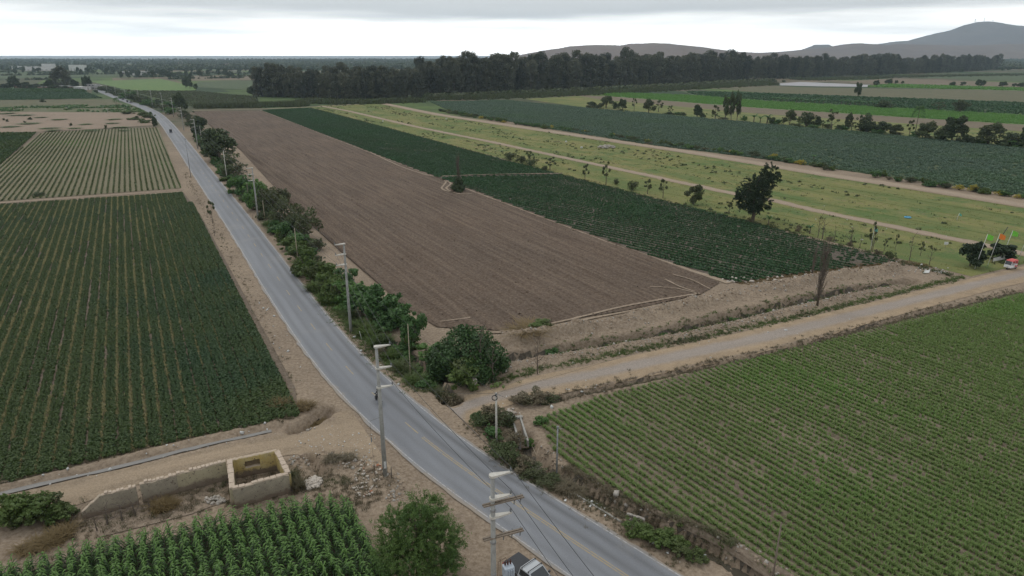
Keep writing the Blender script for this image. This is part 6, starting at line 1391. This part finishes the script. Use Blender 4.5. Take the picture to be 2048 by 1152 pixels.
# three-wheelers and cars
def three_wheeler(loc, az, cols, label, group=None):
    t = thing('three_wheeler', label, 'three-wheeler', loc, az, group); body, stripe, roof = cols
    MB().prism([(-1.3, .35), (.75, .3), (1.15, .42), (1.0, .98), (.5, .95), (.35, .62), (-.1, .6), (-.25, .98), (-1.3, 1.0)], -.62, .62, bev=.05).build('body', mat[body], t)
    MB().prism([(-1.38, 1.62), (.75, 1.66), (.55, 1.84), (-1.1, 1.86)], -.68, .68, [0, 0, .12, .12], bev=.05).build('roof', mat[roof], t)
    MB().prism([(.98, .98), (1.02, .98), (.76, 1.64), (.72, 1.64)], -.55, .55).build('windscreen', mat['glass'], t)
    MB().prism([(-1.3, 1.0), (-1.24, 1.0), (-1.24, 1.64), (-1.3, 1.64)], -.6, .6).build('rear_curtain', mat[roof], t)
    for s in (-1, 1):
        for x0, x1 in ((.98, .72), (-.28, -.3), (-1.28, -1.28)): MB().tube([(x0, s * .58, .95), (x1, s * .58, 1.66)], .03, 6).build('roof_post', mat[body], t)
        MB().prism([(-1.2, .45), (-.3, .5), (-.35, .9), (-.8, .7), (-1.2, .92)], s * .64 - .012, s * .64 + .012).build('side_stripe', mat[stripe], t); wheel(t, (-.85, s * .58, .24), .24, .14)
    wheel(t, (.95, 0, .24), .24, .12); MB().box((1.12, 0, .72), (.08, .3, .16), 0, .03).build('headlight', mat['lamp_clear'], t); MB().box((-.75, 0, .7), (.5, 1.0, .2), 0, .05).build('seat', mat['black'], t); return t
g = G(2019, 538); three_wheeler((*g, .06), math.atan2(*(G(1930, 578) - G(2048, 549))[::-1]), ('white', 'red', 'red_canvas'), 'white and red three-wheeler with pink canvas roof on the dirt side road')
g = G(342, 266); three_wheeler((*g, .14), road_az(g), ('car_dark', 'car_dark', 'black'), 'dark three-wheeler driving away along the asphalt road')
def car(loc, az, m, label):
    t = thing('car', label, 'car', loc, az)
    MB().prism([(-2.1, .35), (2.1, .35), (2.15, .7), (1.2, .92), (-1.9, .95)], -.86, .86, bev=.06).build('body', mat[m], t); MB().prism([(-1.6, .92), (1.15, .9), (.5, 1.42), (-1.0, 1.45)], -.8, .8, [0, 0, .14, .14], bev=.04).build('cabin', mat['glass'], t); MB().prism([(-1.0, 1.44), (.5, 1.41), (.45, 1.47), (-.95, 1.5)], -.64, .64, bev=.02).build('roof', mat[m], t)
    for s in (-1, 1):
        for x in (-1.3, 1.35): wheel(t, (x, s * .8, .33), .33, .2)
        MB().box((2.1, s * .6, .68), (.08, .3, .14), 0, .02).build('headlight', mat['lamp_clear'], t); MB().box((-2.1, s * .65, .72), (.06, .26, .14), 0, .02).build('tail_light', mat['lamp_red'], t)
g = G(262, 206); car((*g, .14), road_az(g), 'car_dark', 'dark car in the far road bend below the hedge'); g = G(246, 200); car((*g, .14), road_az(g), 'car_dark', 'leading dark car in the far road bend'); g = G(255, 205); three_wheeler((*g, .14), road_az(g), ('car_dark', 'red', 'black'), 'dark three-wheeler beside the car in the road bend')
# flags
def flag(bx, by, ty, m, label, dx, w=1.3, h=.95):
    p = G(bx, by); H_ = top_height(bx, by, ty); t = thing('flag', label, 'flag', (p[0], p[1], 0)); MB().tube([(0, 0, -.2), (dx * .5, 0, H_ * .5), (dx, 0, H_)], [.05, .045, .035], 6).build('flagpole', mat['white'], t, True)
    V = []; F = []; n = 10
    for i in range(n + 1):
        f = i / n; y = .12 * math.sin(f * 7) * f
        for k in range(4): V.append((dx + .04 + f * w, y, H_ - .08 - k * h / 3 - f * .38 + .06 * math.sin(f * 5 + k)))
    for i in range(n):
        for k in range(3): a = i * 4 + k; F.append((a, a + 1, a + 5, a + 4))
    link('cloth', mesh_of('cloth', V, F, [mat[m]], smooth=True), t)
flag(1974, 533, 467, 'flag_orange', 'orange flag on a white pole by the dirt side road', 1.0); flag(1949, 538, 468, 'flag_green', 'light green flag left of the orange one', 1.0); flag(2004, 515, 461, 'flag_green', 'light green flag on the pole right of the orange one', .9); flag(2037, 518, 450, 'flag_green', 'green flag on the tall pole right of the three-wheeler', 1.0)
flag(1913, 440, 426, 'flag_teal', 'small pale teal flag on the grass lot', .4, .7, .5); flag(1740, 502, 454, 'flag_teal', 'small teal pennant among the leafless thicket', .1, .8, .7)
a = P3(1984, 500); tag(MB().tube([P3(1982, 505), P3(1982, 505) + Vector((2.3, 0, 5.6))], [.1, .07], 7).build('leaning_post', mat['black'], smooth=True), 'dark leaning post between the flags', 'post')
bn = thing('banner', 'long pale printed banner hung low behind the flagpole', 'banner', (0, 0, 0)); x0, x1 = P3(1985, 525), P3(2012, 520)
link('sheet', mesh_of('sheet', [x0 + Vector((0, 0, .2)), x1 + Vector((0, 0, .2)), x1 + Vector((0, .03, 1.2)), x0 + Vector((0, .03, .9))], [(0, 1, 2, 3)], [mat['litter']]), bn)
for x in (x0, x1): MB().tube([x + Vector((0, .06, -.1)), x + Vector((0, .06, 1.3))], .04, 6).build('post', mat['wood'], bn)
c = G(1815, 436); pt = thing('paddling_pool', 'small blue plastic pool lying on the grass lot', 'pool', (*c, .05)); MB().tube([(.7 * math.cos(a), .7 * math.sin(a), .15) for a in np.linspace(0, 6.283, 25)], .15, 8).build('rim', mat['blue'], pt, True); MB().lathe([(.6, .05), (.6, .1)], 24).build('water_film', mat['lamp_clear'], pt)
for i, (x, y) in enumerate([(1132, 288), (766, 246), (1890, 497), (1163, 300), (893, 241)]):
    p = P3(x, y); s_ = thing('lot_sign', 'small white lot marker board on the grass lots', 'sign', p, 0, 'lot markers'); MB().tube([(0, 0, -.1), (0, 0, 1.3)], .04, 5).build('post', mat['wood'], s_); MB().box((0, -.05, 1.2), (.9, .03, .6), 0, .01).build('board', mat['white'], s_)

# ------------------------------------------------------------------ houses
def house(loc, rz, L, Wd, h, wall, label, roof='tin', group=None, nw=3, two=False):
    t = thing('house', label, 'house', loc, rz, group); MB().box((0, 0, h / 2), (L, Wd, h)).build('wall', mat[wall], t)
    if roof == 'tin': MB().prism([(-L / 2 - .4, h), (L / 2 + .4, h), (L / 2 + .4, h + .2), (-L / 2 - .4, h + .6)], -Wd / 2 - .4, Wd / 2 + .4).build('roof', mat['roof_tin'], t)
    else: MB().box((0, 0, h + .12), (L + .3, Wd + .3, .25)).build('roof', mat['house_grey'], t)
    for k in range(2 if two else 1):
        for i in range(nw):
            x = -L / 2 + L * (i + .7) / (nw + .6); w = MB().box((x, -Wd / 2 - .02, 1.6 + k * 3), (L / nw * .35, .08, 1.1)).build('window', mat['window'], t)
    MB().box((L * .42, -Wd / 2 - .02, 1.0), (.95, .08, 2.0)).build('door', mat['wood'], t); return t
for i, (x, y, L, Wd, h, w_) in enumerate([(118, 177.5, 22, 8, 3.4, 'house_white'), (100, 178, 14, 8, 3., 'house_brown'), (56, 176.5, 26, 8, 3.2, 'house_brown'), (162, 180, 12, 8, 3.4, 'house_white'), (172, 179.5, 9, 8, 3., 'house_white'), (186, 178.5, 16, 7, 5.5, 'house_grey'), (142, 178, 12, 7, 3., 'house_brown'), (195, 177, 10, 8, 3.2, 'house_brown')]):
    house((*G(x, y), 0), R((-8, 5, 3, -20, 10, -12, 0, 15)[i]), L, Wd, h, w_, ['long white house under the huge hamlet tree', 'brown house left of the huge hamlet tree', 'long brick house among the left hamlet trees', 'white house with tin roof at the hamlet corner', 'small white house near the road end', 'grey two-storey house at the end of the visible road', 'brown house right of the huge hamlet tree', 'brown house across the road end'][i], 'tin' if i != 5 else 'flat', None, 3, i == 5)
house((*G(85, 141), 0), R(6), 70, 20, 9, 'house_white', 'large white factory building far behind the hamlet', 'flat', None, 6); house((*G(99, 140), 0), R(6), 26, 16, 15, 'house_white', 'taller white block of the far factory', 'flat', None, 4, True); house((*G(157, 142), 0), R(0), 34, 16, 14, 'house_white', 'white cube-shaped building right of the hamlet tree', 'flat', None, 4, True); house((*G(50, 138), 0), R(4), 60, 14, 7, 'house_white', 'low white shed left of the far factory', 'tin', None, 5)
house((*G(277, 148), 0), R(2), 70, 14, 4.5, 'house_grey', 'long low grey shed far right of the hamlet', 'tin', None, 6); house((*G(278, 150.5), 0), R(2), 20, 8, 4, 'house_white', 'small white shed before the long grey shed', 'tin', None, 2)
r_ = np.random.default_rng(12)
for i in range(62):
    x = r_.uniform(340, 800) if i < 50 else r_.uniform(1640, 2040); y = r_.uniform(125, 131.5) if i < 50 else r_.uniform(122, 128); L = r_.uniform(9, 20)
    house((*G(x, y), 0), r_.uniform(-.4, .4), L, r_.uniform(8, 12), r_.uniform(3, 7), ['house_brown', 'house_white', 'house_grey', 'house_brown'][int(r_.integers(4))], 'small house of the distant town on the plain' if i < 50 else 'small house at the foot of the mountain', 'flat', 'houses of the distant town' if i < 50 else 'houses at the mountain foot', 2)
for x, y in ((1950, 45), (1968, 44), (1985, 46.5)):
    u, fw, dn = ray(x, y); D = 7600; ht = 62 if x == 1968 else 48; t = thing('radio_mast', 'thin lattice radio mast on the mountain top', 'mast', (u * D / fw, D, CAM_H - D * dn / fw - 12), 0, 'masts on the mountain'); MB().tube([(0, 0, 0), (0, 0, ht)], [3.2, 1.2], 4).build('lattice', mat['steel'], t); MB().box((0, 0, ht * .8), (9, 5, 6)).build('antenna', mat['steel'], t)
for x, y, h_ in ((448, 121, 60), (549, 121, 60), (75, 128, 20)):
    p = G(x, y); t = thing('radio_mast', 'thin mast standing on the distant plain', 'mast', (*p, 0), 0, 'masts on the plain'); MB().tube([(0, 0, 0), (0, 0, h_)], [.9, .4], 4).build('lattice', mat['steel'], t)
# scattered trees of the plain: one by one near, as a mass farther off
r_ = np.random.default_rng(44); n = 0
while n < 190:
    x, y = r_.uniform(0, 1000), r_.uniform(134, 160)
    if 505 < x < 1000 and y > 140: continue
    if x < 240 and y > 150: continue
    p = G(x, y); h = r_.uniform(6, 13); w = h * r_.uniform(.6, 1.1); k_ = KIND['tree'][n % 3]; place(k_, 'tree', (p[0], p[1], 0), (w, w, h), r_.uniform(0, 6), 'scattered dark tree on the plain beyond the near fields', 'tree', 'scattered trees of the plain', ('trunk', 'crown')); n += 1
hp = []
for i in range(46):
    x, y = r_.uniform(-100, 1000), r_.uniform(129, 163)
    if (x > 490 and y > 138) or (170 < x < 400 and 158 < y < 184): continue
    c = G(x, y); d = D29 if r_.uniform() < .4 else np.array([D29[1], -D29[0]]); L = r_.uniform(40, 260); k = int(L / 2.2); t_ = r_.uniform(-L / 2, L / 2, k); hp.append(c + d * t_[:, None] + r_.normal(0, 1.5, (k, 2)))
hp = np.concatenate(hp); scatter('hedgerow', [(*clump(40, 1.8, 3.4, 1.1, 99), 0), (*clump(40, 2.4, 2.6, 1.1, 94), 0)], z3(hp, 0), r_.uniform(.6, 1.5, len(hp)), [mat['dark']], 'low hedgerows dividing the far fields of the plain', 'hedge')
P = np.stack([G(x, y) for x, y in zip(r_.uniform(-200, 2300, 26000), 119.5 + 22 * r_.beta(1.1, 2.2, 26000))]); nn = vnoise(P[:, 0], P[:, 1], .0016, 91, 4); P = P[(nn > .47) | (r_.uniform(0, 1, len(P)) < .18)]; P = P[(P[:, 1] < 4900)]
scatter('distant_woods', [(*clump(40, 5, 8, 3.2, 95), 0), (*clump(36, 6, 6, 3.4, 96), 0)], z3(P, 0), r_.uniform(.7, 1.5, len(P)), [mat['dark']], 'distant scrub and woods covering the far plain', 'woods')
P = np.stack([G(x, y) for x, y in zip(r_.uniform(1500, 2300, 2600), r_.uniform(128, 144, 2600))]); u_, v_ = 0, 0
P = P[vnoise(P[:, 0], P[:, 1], .006, 92, 3) > .42]; scatter('distant_woods', [(*clump(44, 5, 9, 3., 97), 0)], z3(P, 0), r_.uniform(.6, 1.3, len(P)), [mat['olive']], 'scrubby woods between the far belt and the mountain', 'woods')
P = np.stack([np.array([(x - 1024) / FPX * 4000 / 1.05, yy]) for x, yy in zip(r_.uniform(1300, 1560, 500), r_.uniform(3300, 3650, 500))]); scatter('distant_woods', [(*clump(44, 6, 10, 3.2, 98), 0)], z3(P, 0), r_.uniform(.8, 1.6, len(P)), [mat['dark']], 'dark woods at the foot of the brown hill', 'woods')

# ------------------------------------------------------------------ haze
hzm = bpy.data.materials.new('haze'); hzm.use_nodes = True; t = hzm.node_tree; t.nodes.clear(); ou = t.nodes.new('ShaderNodeOutputMaterial'); pv = t.nodes.new('ShaderNodeVolumePrincipled')
pv.inputs['Color'].default_value = (.66, .83, 1, 1); pv.inputs['Density'].default_value = HAZE; pv.inputs['Anisotropy'].default_value = .5; t.links.new(pv.outputs[0], ou.inputs['Volume'])
hb = MB().box((0, 5800, 225), (44000, 16800, 500)).build('haze', hzm); tag(hb, 'pale blue haze over the far plain and hills', 'haze', kind='stuff')
